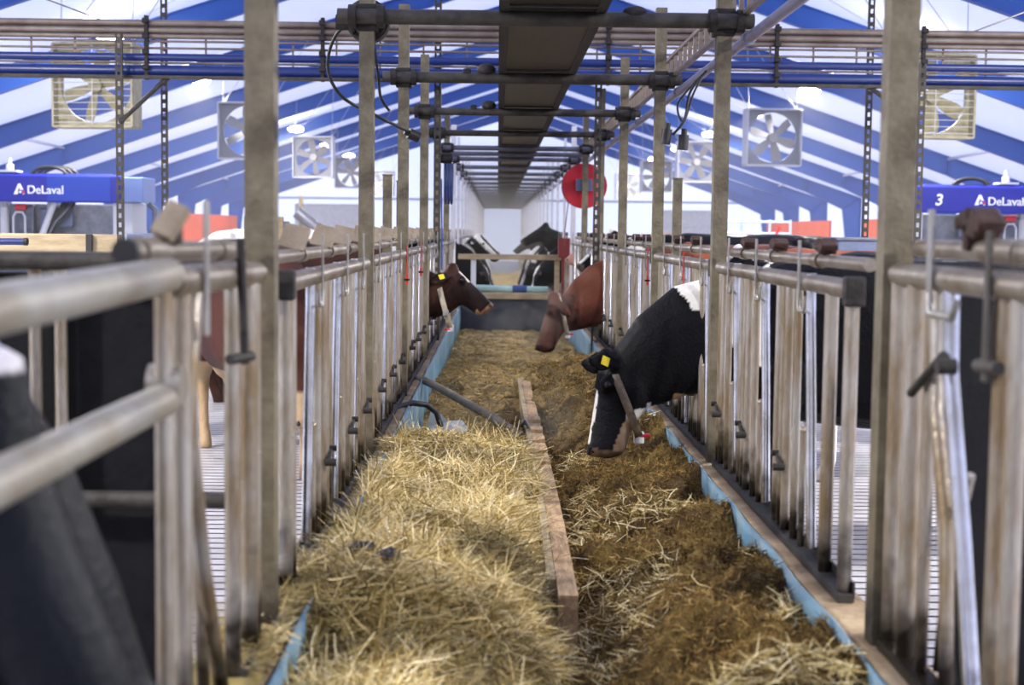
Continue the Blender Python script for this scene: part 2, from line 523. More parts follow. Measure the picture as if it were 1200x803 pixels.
# the nearest lock on each side, seen large and out of focus
def near_lock_right():
    t = thing('headlock_panel', 'blurred headlock panel with crossed bars, in front of the nearest post on the right', 'feed fence', (1.006, 2.35, 0))
    x = 1.006; zm, zl, zb = 1.402, 1.468, .47
    MB().tube([(x, 2.3, zm), (x, 3.62, zm)], .030, 16).build('main_rail', M['rail'], t)
    MB().tube([(x + .045, 2.3, zl), (x + .045, 3.60, zl)], .022, 14).tube([(x + .045, 2.9, zl), (x + .045, 3.1, zl)], .028, 14).build('lock_pipe', M['rail'], t)
    MB().box((x, 2.95, zb - .01), (.06, 1.35, .035), bev=.006).build('bottom_rail', M['galv'], t)
    for y, r in ((3.60, .024), (3.46, .024), (3.33, .014), (2.86, .019), (2.77, .019)):
        MB().tube([(x, y, zb), (x, y, zm)], r, 14).build('neck_bar', M['galv'], t)
    MB().tube([(x, 3.20, zm - .02), (x, 3.185, 1.2), (x, 3.06, .85), (x, 2.95, zb + .02)], .0195, 14).build('swing_bar', M['chrome'], t)
    MB().tube([(x, 3.30, zm), (x, 3.28, 1.1), (x, 3.17, .85), (x, 3.14, zb)], .017, 12).build('swing_bar', M['galv'], t)
    MB().tube([(x + .03, 3.36, 1.05), (x + .03, 3.28, .72), (x + .03, 3.20, zb + .02)], .012, 10).build('cross_bar', M['galv'], t)
    MB().tube([(x + .03, 3.12, .98), (x + .03, 3.26, .70), (x + .03, 3.30, zb + .02)], .012, 10).build('cross_bar', M['galv'], t)
    MB().tube([(x - .03, 3.38, 1.13), (x - .03, 3.14, 1.24)], .011, 10).build('latch_rod', M['clamp'], t)
    MB().tube([(x - .02, 3.09, 1.22), (x - .06, 3.09, 1.22)], .018, 10).build('latch_bolt', M['clamp'], t)
    m_ = MB().box((x - .035, 3.25, zl - .03), (.008, .034, .24), bev=.003)
    m_.tube([(x - .035, 3.25, 1.37), (x - .035, 3.23, 1.325), (x - .035, 3.08, 1.325), (x - .035, 3.05, 1.36)], .009, 10)
    m_.build('hook_strap', M['strapsteel'], t)
    m_ = MB()
    for (dy, dz, w, h, a) in ((0, .05, .09, .035, .2), (.05, .07, .08, .028, -.3), (-.04, .065, .07, .03, .5), (.02, .03, .03, .06, 0)):
        m_.box((x + .04, 3.14 + dy, zl + dz), (.06, w, h), Matrix.Rotation(a, 3, 'X'), bev=.006)
    m_.build('latch_flap', M['brownflap'], t)
    m_ = MB().box((x - .035, 2.86, 1.36), (.008, .03, .30), bev=.003).tube([(x - .035, 2.9, 1.24), (x - .035, 2.78, 1.245)], .014, 10)
    m_.build('latch_strap', M['pipe'], t)


def near_lock_left():
    x = -.594
    t = thing('gate_panel', 'blurred two-rail pipe gate closest to the camera on the left', 'gate', (x, .7, 0))
    MB().tube([(x, .3, 1.378), (x, 2.62, 1.412)], .032, 18).build('top_rail', M['railpale'], t)
    MB().tube([(x, .3, 1.195), (x, 2.60, 1.19)], .030, 18).build('lower_rail', M['railpale'], t)
    MB().tube([(x, 2.59, .40), (x, 2.59, 1.41)], .0165, 16).build('gate_post', M['galv'], t)
    m_ = MB().tube([(x - .03, 2.61, 1.215), (x + .03, 2.61, 1.215)], .038, 14)
    m_.build('rail_clamp', M['galv'], t)
    t = thing('headlock_panel', 'blurred headlock panel with bent bars between pipe gate and nearest left post', 'feed fence', (x, 2.6, 0))
    zm, zl, zb = 1.40, 1.455, .47
    MB().tube([(x, 2.63, zm), (x, 3.58, zm - .012)], .030, 16).build('main_rail', M['rail'], t)
    m_ = MB().tube([(x - .045, 2.50, zl), (x - .045, 3.60, zl - .01)], .021, 14)
    m_.tube([(x - .045, 2.58, zl), (x - .045, 2.72, zl)], .027, 14).tube([(x - .045, 3.3, zl - .008), (x - .045, 3.42, zl - .008)], .027, 14)
    m_.build('lock_pipe', M['rail'], t)
    MB().tube([(x - .045, 2.498, zl), (x - .045, 2.52, zl)], .0235, 14).build('pipe_plug', M['black'], t)
    MB().box((x, 3.08, zb - .01), (.055, 1.1, .035), bev=.006).build('bottom_rail', M['pipe'], t)
    for y, r in ((2.74, .019), (3.26, .018), (3.48, .022), (3.56, .016)):
        MB().tube([(x, y, zb), (x, y, zm)], r, 14).build('neck_bar', M['galv'], t)
    MB().tube([(x, 2.86, zm), (x, 2.80, 1.18), (x, 2.80, 1.1), (x, 2.93, .8), (x, 3.12, zb + .02)], .017, 14).build('swing_bar', M['galv'], t)
    MB().tube([(x - .02, 2.86, 1.2), (x - .02, 2.97, .9), (x - .02, 3.03, zb + .02)], .014, 12).build('swing_bar', M['galv'], t)
    MB().box((x + .035, 2.80, zl - .035), (.008, .030, .26), bev=.003).build('hook_strap', M['strapsteel'], t)
    m_ = MB().tube([(x + .035, 3.17, zl + .02), (x + .04, 3.19, 1.2)], .010, 8).tube([(x + .02, 3.12, 1.215), (x + .05, 3.22, 1.215)], .012, 8)
    m_.build('latch_rod', M['clamp'], t)
    m_ = MB().box((x - .015, 2.72, zl + .055), (.042, .03, .07), Matrix.Rotation(-.4, 3, 'X') @ Matrix.Rotation(.45, 3, 'Y'), bev=.003)
    m_.build('latch_flap', M['tanflap'], t)
    MB().box((x - .03, 2.80, zl + .035), (.035, .035, .05), bev=.005).build('latch_block', M['clamp'], t)


near_lock_right(); near_lock_left()

# ------------------------------------------------------------------ posts and cross pipes
POSTY = [3.67, 6.60, 9.15, 11.73, 14.30, 16.85, 19.43] + [21.95 + 2.5 * k for k in range(17)]
PIPEY = POSTY[1:6] + [18.1] + POSTY[6:]
PZ = 2.44
for side, x in (('right', 1.006), ('left', -.594)):
    for k, y in enumerate(POSTY):
        h = 3.4 if k < 2 else 2.89
        w = .037 if k == 0 else (.033 if k < 7 else .02)
        mb = MB().tube([(x, y, .0), (x, y, h)], w, square=True)
        if k < 7:
            lab = 'square steel post %s, %s on the %s of the alley' % ('standing by the headlocks', ORD[k], side)
            grp = 'steel posts on the %s of the alley' % side
        else:
            lab = 'square steel post fading into haze far down the alley on the %s' % side
            grp = 'far steel posts on the %s' % side
        t = thing('steel_post', lab, 'post', (x, y, 0), grp)
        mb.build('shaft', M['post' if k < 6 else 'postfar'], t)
        MB().box((x, y, .02), (.16, .16, .02)).build('foot_plate', M['pipe'], t)
        if 0 < k < 9:
            MB().box((x, y, PZ - .0), (w * 2 + .03, w * 2 + .03, .12), bev=.008).build('clamp_collar', M['clamp'], t)
# short stub posts beside the third pair
for x, y, w, lab in ((-.66, 8.72, .026, 'short square stub post on the left just before the third post'), (-.66, 9.8, .02, 'thin short stub post on the left just past the third post'),
                     (1.075, 8.72, .026, 'short square stub post on the right just before the third post'), (1.075, 9.8, .02, 'thin short stub post on the right just past the third post')):
    o = MB().tube([(x, y, 0), (x, y, 1.82)], w, square=True).box((x, y, 1.822), (w * 2 + .008, w * 2 + .008, .006)).build('stub_post', M['post'])
    tag(centred(o), lab, 'post', 'short stub posts')

for k, y in enumerate(PIPEY, 1):
    lab = ('grey cross pipe clamped under the feed conveyor, %s pipe to the camera' % ORD[k - 1]) if k <= 7 else 'hazy cross pipe under the far end of the feed conveyor'
    t = thing('cross_pipe', lab, 'pipe', (XC, y - .06, PZ), 'cross pipes under the conveyor' if k <= 7 else 'far cross pipes under the conveyor')
    yy = y - .065
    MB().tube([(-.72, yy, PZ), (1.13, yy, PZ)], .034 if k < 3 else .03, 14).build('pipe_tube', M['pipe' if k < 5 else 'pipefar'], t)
    for x in (-.594, 1.006) if y in POSTY else ():
        for q in (-.06, .065): MB().tube([(x + q - .017, yy, PZ), (x + q + .017, yy, PZ)], .052, 12).build('pipe_flange', M['clamp'], t)
    if k in (2, 3):
        MB().ball((-.08, yy, PZ + .05), .045, scale=(1.3, 1, .9)).build('pipe_bracket', M['clamp'], t)
        MB().box((-.2, yy, PZ + .03), (.05, .05, .05), bev=.01).build('pipe_bracket', M['clamp'], t)
    if k == 1:
        MB().ball((.60, yy, PZ + .03), .035, scale=(1.6, 1, .9)).build('pipe_bracket', M['clamp'], t)

# round bracket housing behind the second left post
t = thing('winch_housing', 'round dusty winch housing behind the second post on the left', 'winch', (-.594, 6.7, 2.4))
mb = MB().tube([(-.60, 6.66, 2.44), (-.60, 6.74, 2.44)], .098, 28)
mb.build('drum_disc', M['pipe'], t)
mb = MB()
for k in range(10):
    a = 2 * PI * k / 10
    mb.box((-.60 + .075 * math.cos(a), 6.645, 2.44 + .075 * math.sin(a)), (.028, .03, .028), Matrix.Rotation(-a, 3, 'Y'), bev=.004)
mb.build('disc_lugs', M['clamp'], t)
MB().tube([(-.74, 6.66, 2.43), (-.66, 6.66, 2.43)], .035, 12).build('winch_shaft', M['clamp'], t)

# ------------------------------------------------------------------ feed conveyor
t = thing('feed_conveyor', 'long dark overhead feed conveyor running down the alley above the cross pipes', 'conveyor', (.234, 30, 2.47))
ya, yb = 2.0, 64.0
x0, x1, zb = .0, .468, PZ + .036
MB().box((.234, (ya + yb) / 2, zb + .006), (.40, yb - ya, .012)).build('trough_floor', M['darkmetal'], t)
for x in (x0 + .02, x1 - .02):
    mb = MB().prism([(x - .004, zb), (x + .004, zb), (x + .004, zb + .15), (x - .004, zb + .15)], yb - ya, axis=1, at=ya)
    mb.box((x, (ya + yb) / 2, zb + .15), (.05, yb - ya, .02)).box((x, (ya + yb) / 2, zb + .0), (.045, yb - ya, .02))
    mb.build('side_rail', M['clamp'], t)
for k, y in enumerate(PIPEY[:16]):
    MB().box((.234, y - .22, zb - .004), (.44, .05, .014), bev=.003).build('joint_strap', M['clamp'], t)
MB().box((.234, yb, zb + .1), (.5, .3, .24), bev=.02).build('end_housing', M['clamp'], t)

# cable ladder and conduit along the right posts
t = thing('cable_ladder', 'long cable ladder running on edge along the right posts overhead', 'cable tray', (1.09, 20, 2.5))
for z in (2.475, 2.60): MB().box((1.09, 20, z), (.03, 36, .018)).build('side_rail', M['tray'], t)
rung = MB().box((0, 0, 0), (.02, .03, .11)).mesh('rung'); rung.materials.append(M['tray'])
for k in range(90):
    o = bpy.data.objects.new('rung', rung); COL.objects.link(o); o.parent = t
    o.location = (0, 4 + .22 * k - 20, .0375)
MB().tube([(1.10, 2, 2.62), (1.10, 38, 2.62)], .012, 8).build('cable', M['black'], t)
t = thing('conduit_pipe', 'lilac grey conduit pipe running along the right posts below the cable ladder', 'pipe', (1.12, 20, 2.38))
MB().tube([(1.12, 1.5, 2.375), (1.12, 40, 2.375)], .024, 14).build('pipe_tube', M['lilac'], t)
for y in POSTY[:12]:
    MB().tube([(1.12, y - .03, 2.375), (1.12, y + .03, 2.375)], .032, 14).build('coupling', M['lilac'], t)

# ------------------------------------------------------------------ overhead pipe rack across the barn
YB = 13.5
t = thing('overhead_pipe_rack', 'long overhead rack of grey trays and dark blue milk pipes crossing the barn', 'pipe rack', (XC, YB, 2.85))
XA, XB = -9.5, 9.8
for z, r in ((3.355, .030), (3.29, .030), (3.235, .024)):
    MB().tube([(XA, YB, z), (XB, YB, z)], r, 10).build('tray_pipe', M['tray'], t)
MB().box((XC, YB + .1, 3.30), (XB - XA, .012, .14)).build('tray_back', M['tray'], t)
for z in (3.19, 3.128): MB().tube([(XA, YB, z), (XB, YB, z)], .011, 8).build('thin_rod', M['tray'], t)
MB().tube([(XA, YB, 3.045), (XB, YB, 3.045)], .036, 14).build('small_blue_pipe', M['bluepipe'], t)
MB().tube([(XA, YB, 2.995), (XB, YB, 2.995)], .010, 8).build('thin_rod', M['tray'], t)
MB().tube([(XA, YB + .02, 2.925), (XB, YB + .02, 2.925)], .052, 16).build('large_blue_pipe', M['bluepipe'], t)
MB().box((XC, YB - .02, 2.862), (XB - XA, .09, .03), bev=.006).build('bottom_rail', M['pipe'], t)
mb = MB()
x = XA
k = 0
while x < XB:
    MB().box((x, YB + .04, 3.10 if k % 2 else 3.16), (.016, .016, .46 if k % 2 else .34)).build('rung', M['tray'], t); x += .40; k += 1
for x in (-3.23, -1.62, 1.0, 2.55, 3.9, -4.9, 5.5):
    mb = MB().box((x, YB - .02, 3.13), (.035, .05, .58), bev=.004)
    for q in range(4): mb.box((x, YB - .06, 2.95 + q * .14), (.06, .05, .045), bev=.01)
    mb.build('pipe_clamp', M['clamp'], t)

# perforated uprights
def upright(x, y, z1, lab):
    t = thing('perforated_upright', lab, 'upright', (x, y, 0), 'perforated steel uprights')
    # folded channel, its face punched with a row of slots
    zs = [0.0]
    while zs[-1] < z1 - .1: zs += [zs[-1] + .042, zs[-1] + .085]
    xs = [-.032, -.013, .013, .032]
    vs = []
    for z in zs:
        vs += [(x - .032, y + .034, z)] + [(x + q, y, z) for q in xs] + [(x + .032, y + .034, z)]
    fs = []
    for i in range(len(zs) - 1):
        for q in range(5):
            if q == 2 and i % 2 == 1: continue
            a = i * 6 + q
            fs.append((a, a + 1, a + 7, a + 6))
    mb = MB(); mb.add(vs, fs)
    o = mb.build('channel', M['pipe'], t)
    md_ = o.modifiers.new('sheet', 'SOLIDIFY'); md_.thickness = .004
    MB().box((x, y + .02, .01), (.14, .14, .02)).build('foot_plate', M['pipe'], t)
    return t


upright(-3.44, 13.3, 3.25, 'perforated steel upright in front of the pipe rack on the left, carrying a brace')
upright(-3.33, 14.6, 5.35, 'tall perforated steel upright behind the pipe rack on the left')
upright(3.85, 13.3, 3.10, 'perforated steel upright in front of the pipe rack beside robot 3')
upright(3.70, 14.6, 5.35, 'tall perforated steel upright behind the pipe rack on the right')
upright(-.575, 13.75, 5.6, 'perforated steel upright inside the alley line on the left')
upright(.935, 13.75, 2.95, 'perforated steel upright in front of the red reel')
for a, b, lab in (((-3.42, 13.3, 2.45), (-3.05, 13.5, 2.86), 'slanted grey brace between left uprights and the pipe rack'),
                  ((3.42, 13.5, 2.86), (3.8, 13.35, 2.55), 'slanted grey brace between right upright and the pipe rack')):
    o = MB().tube([a, b], .022, 10).ball(a, .03).ball(b, .03).build('brace_rod', M['pipe'])
    tag(centred(o), lab, 'brace')

# ------------------------------------------------------------------ red reel, hose coil, cables
t = thing('hose_reel', 'big red round hose reel hung on the right posts', 'reel', (1.01, 17.1, 1.75))
MB().tube([(1.01, 17.00, 2.03), (1.01, 17.015, 2.03)], .262, 48).build('front_disc', M['reel'], t)
MB().tube([(1.01, 17.015, 2.03), (1.01, 17.19, 2.03)], .18, 32).build('drum', M['darkred'], t)
MB().tube([(1.01, 17.19, 2.03), (1.01, 17.205, 2.03)], .262, 48).build('rear_disc', M['darkred'], t)
MB().box((1.0, 16.94, 2.035), (.19, .11, .14), bev=.01).build('bracket', M['cabinet'], t)
MB().tube([(.83, 17.1, 1.85), (.79, 17.1, 1.5), (.785, 17.1, .9)], .006, 8).build('hose', M['darkred'], t)

t = thing('hose_coil', 'dark blue coil of hose hung on the left posts far down the alley', 'hose', (-.55, 14.6, 1.8))
for q in range(3):
    mb = MB().tube([(-.52 + .03 * q, 14.5 + .19 * math.cos(a), 2.0 + .24 * math.sin(a)) for a in np.linspace(0, 2 * PI, 33)], .012, 8)
    mb.build('hose_loop', M['hosecoil'], t)
MB().tube([(-.60, 14.34, 2.20), (-.45, 14.34, 2.20)], .05, 20).build('pulley', M['clamp'], t)


def cable(name, pts, r, m, label, plug=None, cat='cable'):
    P = [Vector(p) for p in pts]
    out = []
    for i in range(len(P) - 1):
        p0, p1, p2, p3 = P[max(i - 1, 0)], P[i], P[i + 1], P[min(i + 2, len(P) - 1)]
        for k in range(8):
            u = k / 8
            out.append(.5 * ((2 * p1) + (-p0 + p2) * u + (2 * p0 - 5 * p1 + 4 * p2 - p3) * u * u + (-p0 + 3 * p1 - 3 * p2 + p3) * u ** 3))
    out.append(P[-1])
    if plug is None:
        o = MB().tube(out, r, 8).build(name, m)
        return tag(centred(o), label, cat)
    t = thing(name, label, cat, tuple(P[0]))
    MB().tube(out, r, 8).build('wire', m, t)
    for a, b in plug:
        MB().tube([a, b], .028, 12).tube([Vector(a), Vector(a) + (Vector(a) - Vector(b)) * .4], .016, 10).build('plug', M['black'], t)
    return t


cable('power_cable', [(-.62, 6.75, 2.47), (-.75, 6.8, 2.40), (-.80, 6.85, 2.25), (-.74, 6.9, 2.12), (-.60, 7.1, 2.05), (-.45, 7.4, 1.99), (-.43, 7.45, 1.98)], .008, M['black'],
      'black looped power cable hanging behind the second left post with a plug', plug=[((-.455, 7.4, 1.985), (-.405, 7.42, 1.965))])
cable('power_cable', [(-.575, 6.60, 2.40), (-.55, 6.66, 2.2), (-.54, 6.7, 2.1), (-.51, 6.8, 2.05)], .007, M['black'], 'short black cable end dangling beside the second left post')
cable('power_cable', [(1.115, 7.8, 2.375), (1.02, 7.8, 2.25), (.99, 7.8, 2.10), (.93, 7.8, 2.02)], .007, M['black'], 'black cable with two dangling plugs beside the second right post',
      plug=[((.90, 7.8, 2.05), (.89, 7.8, 1.97)), ((.99, 7.8, 2.02), (.985, 7.8, 1.94))])
cable('power_cable', [(1.115, 7.9, 2.37), (.97, 7.9, 2.2), (1.0, 7.9, 2.1), (1.05, 7.9, 2.25), (1.12, 7.95, 2.375)], .006, M['black'], 'thin looped black cable hanging from the right conduit')
cable('blue_cable', [(-.56, 14.4, 2.0), (-.55, 14.4, 1.5), (-.55, 14.4, 1.1)], .008, M['bluecable'], 'thin blue cable running down a left post behind the brown cow')
for x, y, lab in ((-.555, 8.95, 'red pull cord on the headlocks near the third left post'), (-.555, 10.6, 'red pull cord on the fourth left headlock panel'), (.965, 9.3, 'red pull cord on the headlocks near the third right post'), (.965, 7.5, 'red pull cord above the black cow feeding on the right')):
    t = thing('pull_cord', lab, 'cord', (x, y, 1.0), 'red pull cords')
    MB().tube([(x, y, 1.40), (x, y, 1.22)], .0035, 8).build('cord', M['red'], t)
    MB().tube([(x, y, 1.22), (x, y, 1.16)], .008, 8).build('grip', M['red'], t)
    MB().box((x, y, 1.19), (.035, .02, .012), bev=.003).build('ring', M['clamp'], t)

# ------------------------------------------------------------------ fans
def fan(x, y, z, size, m_frame, m_blade, m_grille, yaw, lab, roll=0.2, nbl=6):
    t = thing('barn_fan', lab, 'fan', (x, y, z), 'square box fans hung from the roof')
    t['_o'] = (0, 0, 0)
    S = size / 2
    mb = MB()
    for sx in (-1, 1):
        mb.box((sx * S, 0, 0), (.03, .32, size), bev=.005); mb.box((0, 0, sx * S), (size, .32, .03), bev=.005)
    mb.build('housing', m_frame, t)
    # shroud: square plate with a round hole
    n = 40; vs = []; fs = []
    for k in range(n):
        a = 2 * PI * k / n
        c, s_ = math.cos(a), math.sin(a)
        q = 1 / max(abs(c), abs(s_))
        for yy in (-.02, .02):
            vs.append((c * S * .90, yy, s_ * S * .90)); vs.append((c * q * S, yy, s_ * q * S))
    for k in range(n):
        a, b = 4 * k, 4 * ((k + 1) % n)
        fs += [(a, a + 1, b + 1, b), (a + 2, b + 2, b + 3, a + 3), (a, b, b + 2, a + 2)]
    MB_ = MB(); MB_.add(vs, fs); MB_.build('shroud', M['fandirty'] if m_grille else M['fanshroud'], t)
    MB().tube([(0, -.07, 0), (0, .07, 0)], .09, 20).build('hub', m_blade, t)
    for k in range(nbl):
        a = 2 * PI * k / nbl + roll
        R = Matrix.Rotation(-a, 3, 'Y') @ Matrix.Rotation(.45, 3, 'X')
        R2 = Matrix.Rotation(-a, 3, 'Y')
        vs = []
        for (u, w) in ((.07, .05), (.18, .075), (.34, .10), (S * .86, .085)):
            for ww in (-w, w):
                p = Matrix.Rotation(.5, 3, 'X') @ Vector((0, 0, ww))
                for th in (-.004, .004):
                    vs.append(R2 @ Vector((u, p.y + th, p.z)))
        fs = []
        for i in range(3):
            a0 = i * 4; b0 = a0 + 4
            fs += [(a0, a0 + 2, b0 + 2, b0), (a0 + 1, b0 + 1, b0 + 3, a0 + 3), (a0, b0, b0 + 1, a0 + 1), (a0 + 2, a0 + 3, b0 + 3, b0 + 2)]
        fs += [(0, 1, 3, 2), (12, 14, 15, 13)]
        B_ = MB(); B_.add(vs, fs); B_.build('blade', m_blade, t)
    if m_grille:
        mb = MB(); q = -S + .05
        while q < S:
            mb.tube([(-S, -.15, q), (S, -.15, q)], .006, 6); q += .085
        mb.tube([(0, -.15, -S), (0, -.15, S)], .005, 6)
        mb.build('grille', m_grille, t)
    for sx in (-1, 1):
        xx = sx * S * .95
        MB().tube([(sx * S * .9, 0, S), (xx, .1, roofz(x + xx) - z - .03)], .007, 6).build('hanger_wire', M['wire'], t)
        MB().tube([(sx * S * .9, 0, S), (xx + (.9 if x < 0 else -.9), .1, roofz(x + xx + (.9 if x < 0 else -.9)) - z - .03)], .007, 6).build('hanger_wire', M['wire'], t)
    t.rotation_euler = (0, 0, yaw)
    return t


FAN = [(19.0, 1.06), (28.0, 1.06), (38.0, 1.04), (48.0, 1.0), (59.0, 1.0)]
for k, (y, s_) in enumerate(FAN):
    for side, x, yaw in (('left', (-5.2, -4.8, -4.79, -4.84, -4.7)[k], -.14), ('right', (5.62, 5.25, 5.16, 5.2, 5.26)[k], .12)):
        d = k == 0
        fan(x, y, 3.3 if d else 3.335, s_, M['fandirty'] if d else M['fanframe'], M['fanbladedirty'] if d else M['fanblade'], M['wire'] if k < 1 else None, yaw,
            'square %sbox fan hung from the roof on the %s, %s of its row' % ('dusty yellowed ' if d else 'white-framed grey ', side, ['nearest', 'second', 'third', 'fourth', 'farthest'][k]), roll=.3 + k * .2 + (0 if side == 'left' else .25))

# ------------------------------------------------------------------ lamps
for k, y in enumerate((1.0, 8.0, 15.0, 22.0, 28.5, 35.0, 42.0, 49.5, 57.0)):  # first pair is added, out of view, to light the near feed
    for side, x in (('left', -5.82), ('right', 6.08)):
        lab = 'bright hanging barn lamp on the %s, %s' % (side, ['added out of view beside the camera', 'high above the nearest headlocks', 'above the pipe rack', 'above the dusty near fan', 'between the first two fans', 'above the second fan', 'near the third fan', 'beyond the third fan', 'farthest of its row'][k])
        t = thing('barn_lamp', lab, 'lamp', (x, y, 4.3), 'hanging barn lamps')
        lh = MB().box((x, y, 4.345), (.34, .42, .05), bev=.015).build('lamp_housing', M['lampbody'], t)
        MB().ball((x, y, 4.325), .22, 20, 12, (1, 1.1, .36)).build('diffuser', M['lampglow'], lh)
        MB().tube([(x, y, 4.37), (x, y, roofz(x) - .02)], .006, 6).build('hanger_wire', M['wire'], t)
        xe = x + (1.5 if x < 0 else -1.5)
        MB().tube([(x, y, 4.36), (xe, y, roofz(xe) - .02)], .006, 6).build('hanger_wire', M['wire'], t)
        ld = bpy.data.lights.new('barn_lamp_light', 'AREA')
        ld.shape = 'RECTANGLE'; ld.size = .3; ld.size_y = .38
        ld.energy = LAMP_POWER * (2.0 if y < 10 else 1.0); ld.color = (1.0, .94, .84)  # nearest lamps doubled to brighten the near feed
        lo = bpy.data.objects.new('barn_lamp_light', ld); COL.objects.link(lo)
        lo.location = (0, 0, -.06); lo.parent = t

# thin drop wires from the roof to the near fans and rack
for x, y, lab in ((-5.5, 15.0, 'thin pale wire dropping from the roof on the left'), (6.4, 15.0, 'thin pale wire dropping from the roof on the right')):
    o = MB().tube([(x - .1, y, roofz(x)), (x, y, 3.4)], .008, 6).build('drop_wire', M['wire']); tag(centred(o), lab, 'wire')
for sg, lab in ((-1, 'dark tension wire slanting under the roof on the left'), (1, 'dark tension wire slanting under the roof on the right')):
    o = MB().tube([(XC + sg * 6.6, 15.5, 4.45), (XC + sg * 3.6, 15.0, 3.35)][::-1] if sg < 0 else [(XC + 6.7, 15.5, 4.4), (XC + 4.3, 15, 3.45)], .008, 6).build('tension_wire', M['clamp'])
    tag(centred(o), lab, 'wire')

# ------------------------------------------------------------------ milking robots
def logo(t, x, y, z, h):
    """white triangular emblem with notch and dot, small red dot"""
    tri = [(0, 0), (.42 * h, .98 * h), (.62 * h, .98 * h), (.88 * h, .42 * h), (.62 * h, .42 * h), (.52 * h, .66 * h), (.34 * h, .22 * h), (.46 * h, .22 * h), (.36 * h, 0)]
    mb = MB().prism([(x + a, z + b) for a, b in tri], .01, axis=1, at=y - .01)
    mb.tube([(x + .62 * h, y - .01, z + .22 * h), (x + .62 * h, y, z + .22 * h)], .12 * h, 16)
    mb.box((x + .92 * h, y - .005, z + .04 * h), (.16 * h, .01, .08 * h))
    mb.build('emblem', M['logo'], t)
    MB().tube([(x + .93 * h, y - .01, z + .26 * h), (x + .93 * h, y, z + .26 * h)], .12 * h, 16).build('emblem_dot', M['logored'], t)


def lettering(t, text, x, y, z, width=None, height=None, shear=0.0, bold=.012):
    cu = bpy.data.curves.new('lettering', 'FONT')
    cu.body = text; cu.size = 1.0; cu.extrude = .01; cu.offset = bold; cu.shear = shear
    tmp = bpy.data.objects.new('lettering_tmp', cu); COL.objects.link(tmp)
    dg = bpy.context.evaluated_depsgraph_get()
    me = bpy.data.meshes.new_from_object(tmp.evaluated_get(dg))
    bpy.data.objects.remove(tmp)
    co = np.empty(len(me.vertices) * 3); me.vertices.foreach_get('co', co); co = co.reshape(-1, 3)
    mn, mxx = co.min(0), co.max(0)
    sxx = width / (mxx[0] - mn[0]) if width else height / (mxx[1] - mn[1])
    szz = height / (mxx[1] - mn[1]) if height else sxx
    if not width: sxx = szz
    if not height: szz = sxx
    off = Vector(t['_o'])
    new = np.stack([x + (co[:, 0] - mn[0]) * sxx - off.x, y - .006 - co[:, 2] * .5 - off.y, z + (co[:, 1] - mn[1]) * szz - off.z], 1)
    me.vertices.foreach_set('co', new.ravel())
    me.materials.clear(); me.materials.append(M['logo'])
    o = bpy.data.objects.new('lettering', me); COL.objects.link(o); o.parent = t
    return o


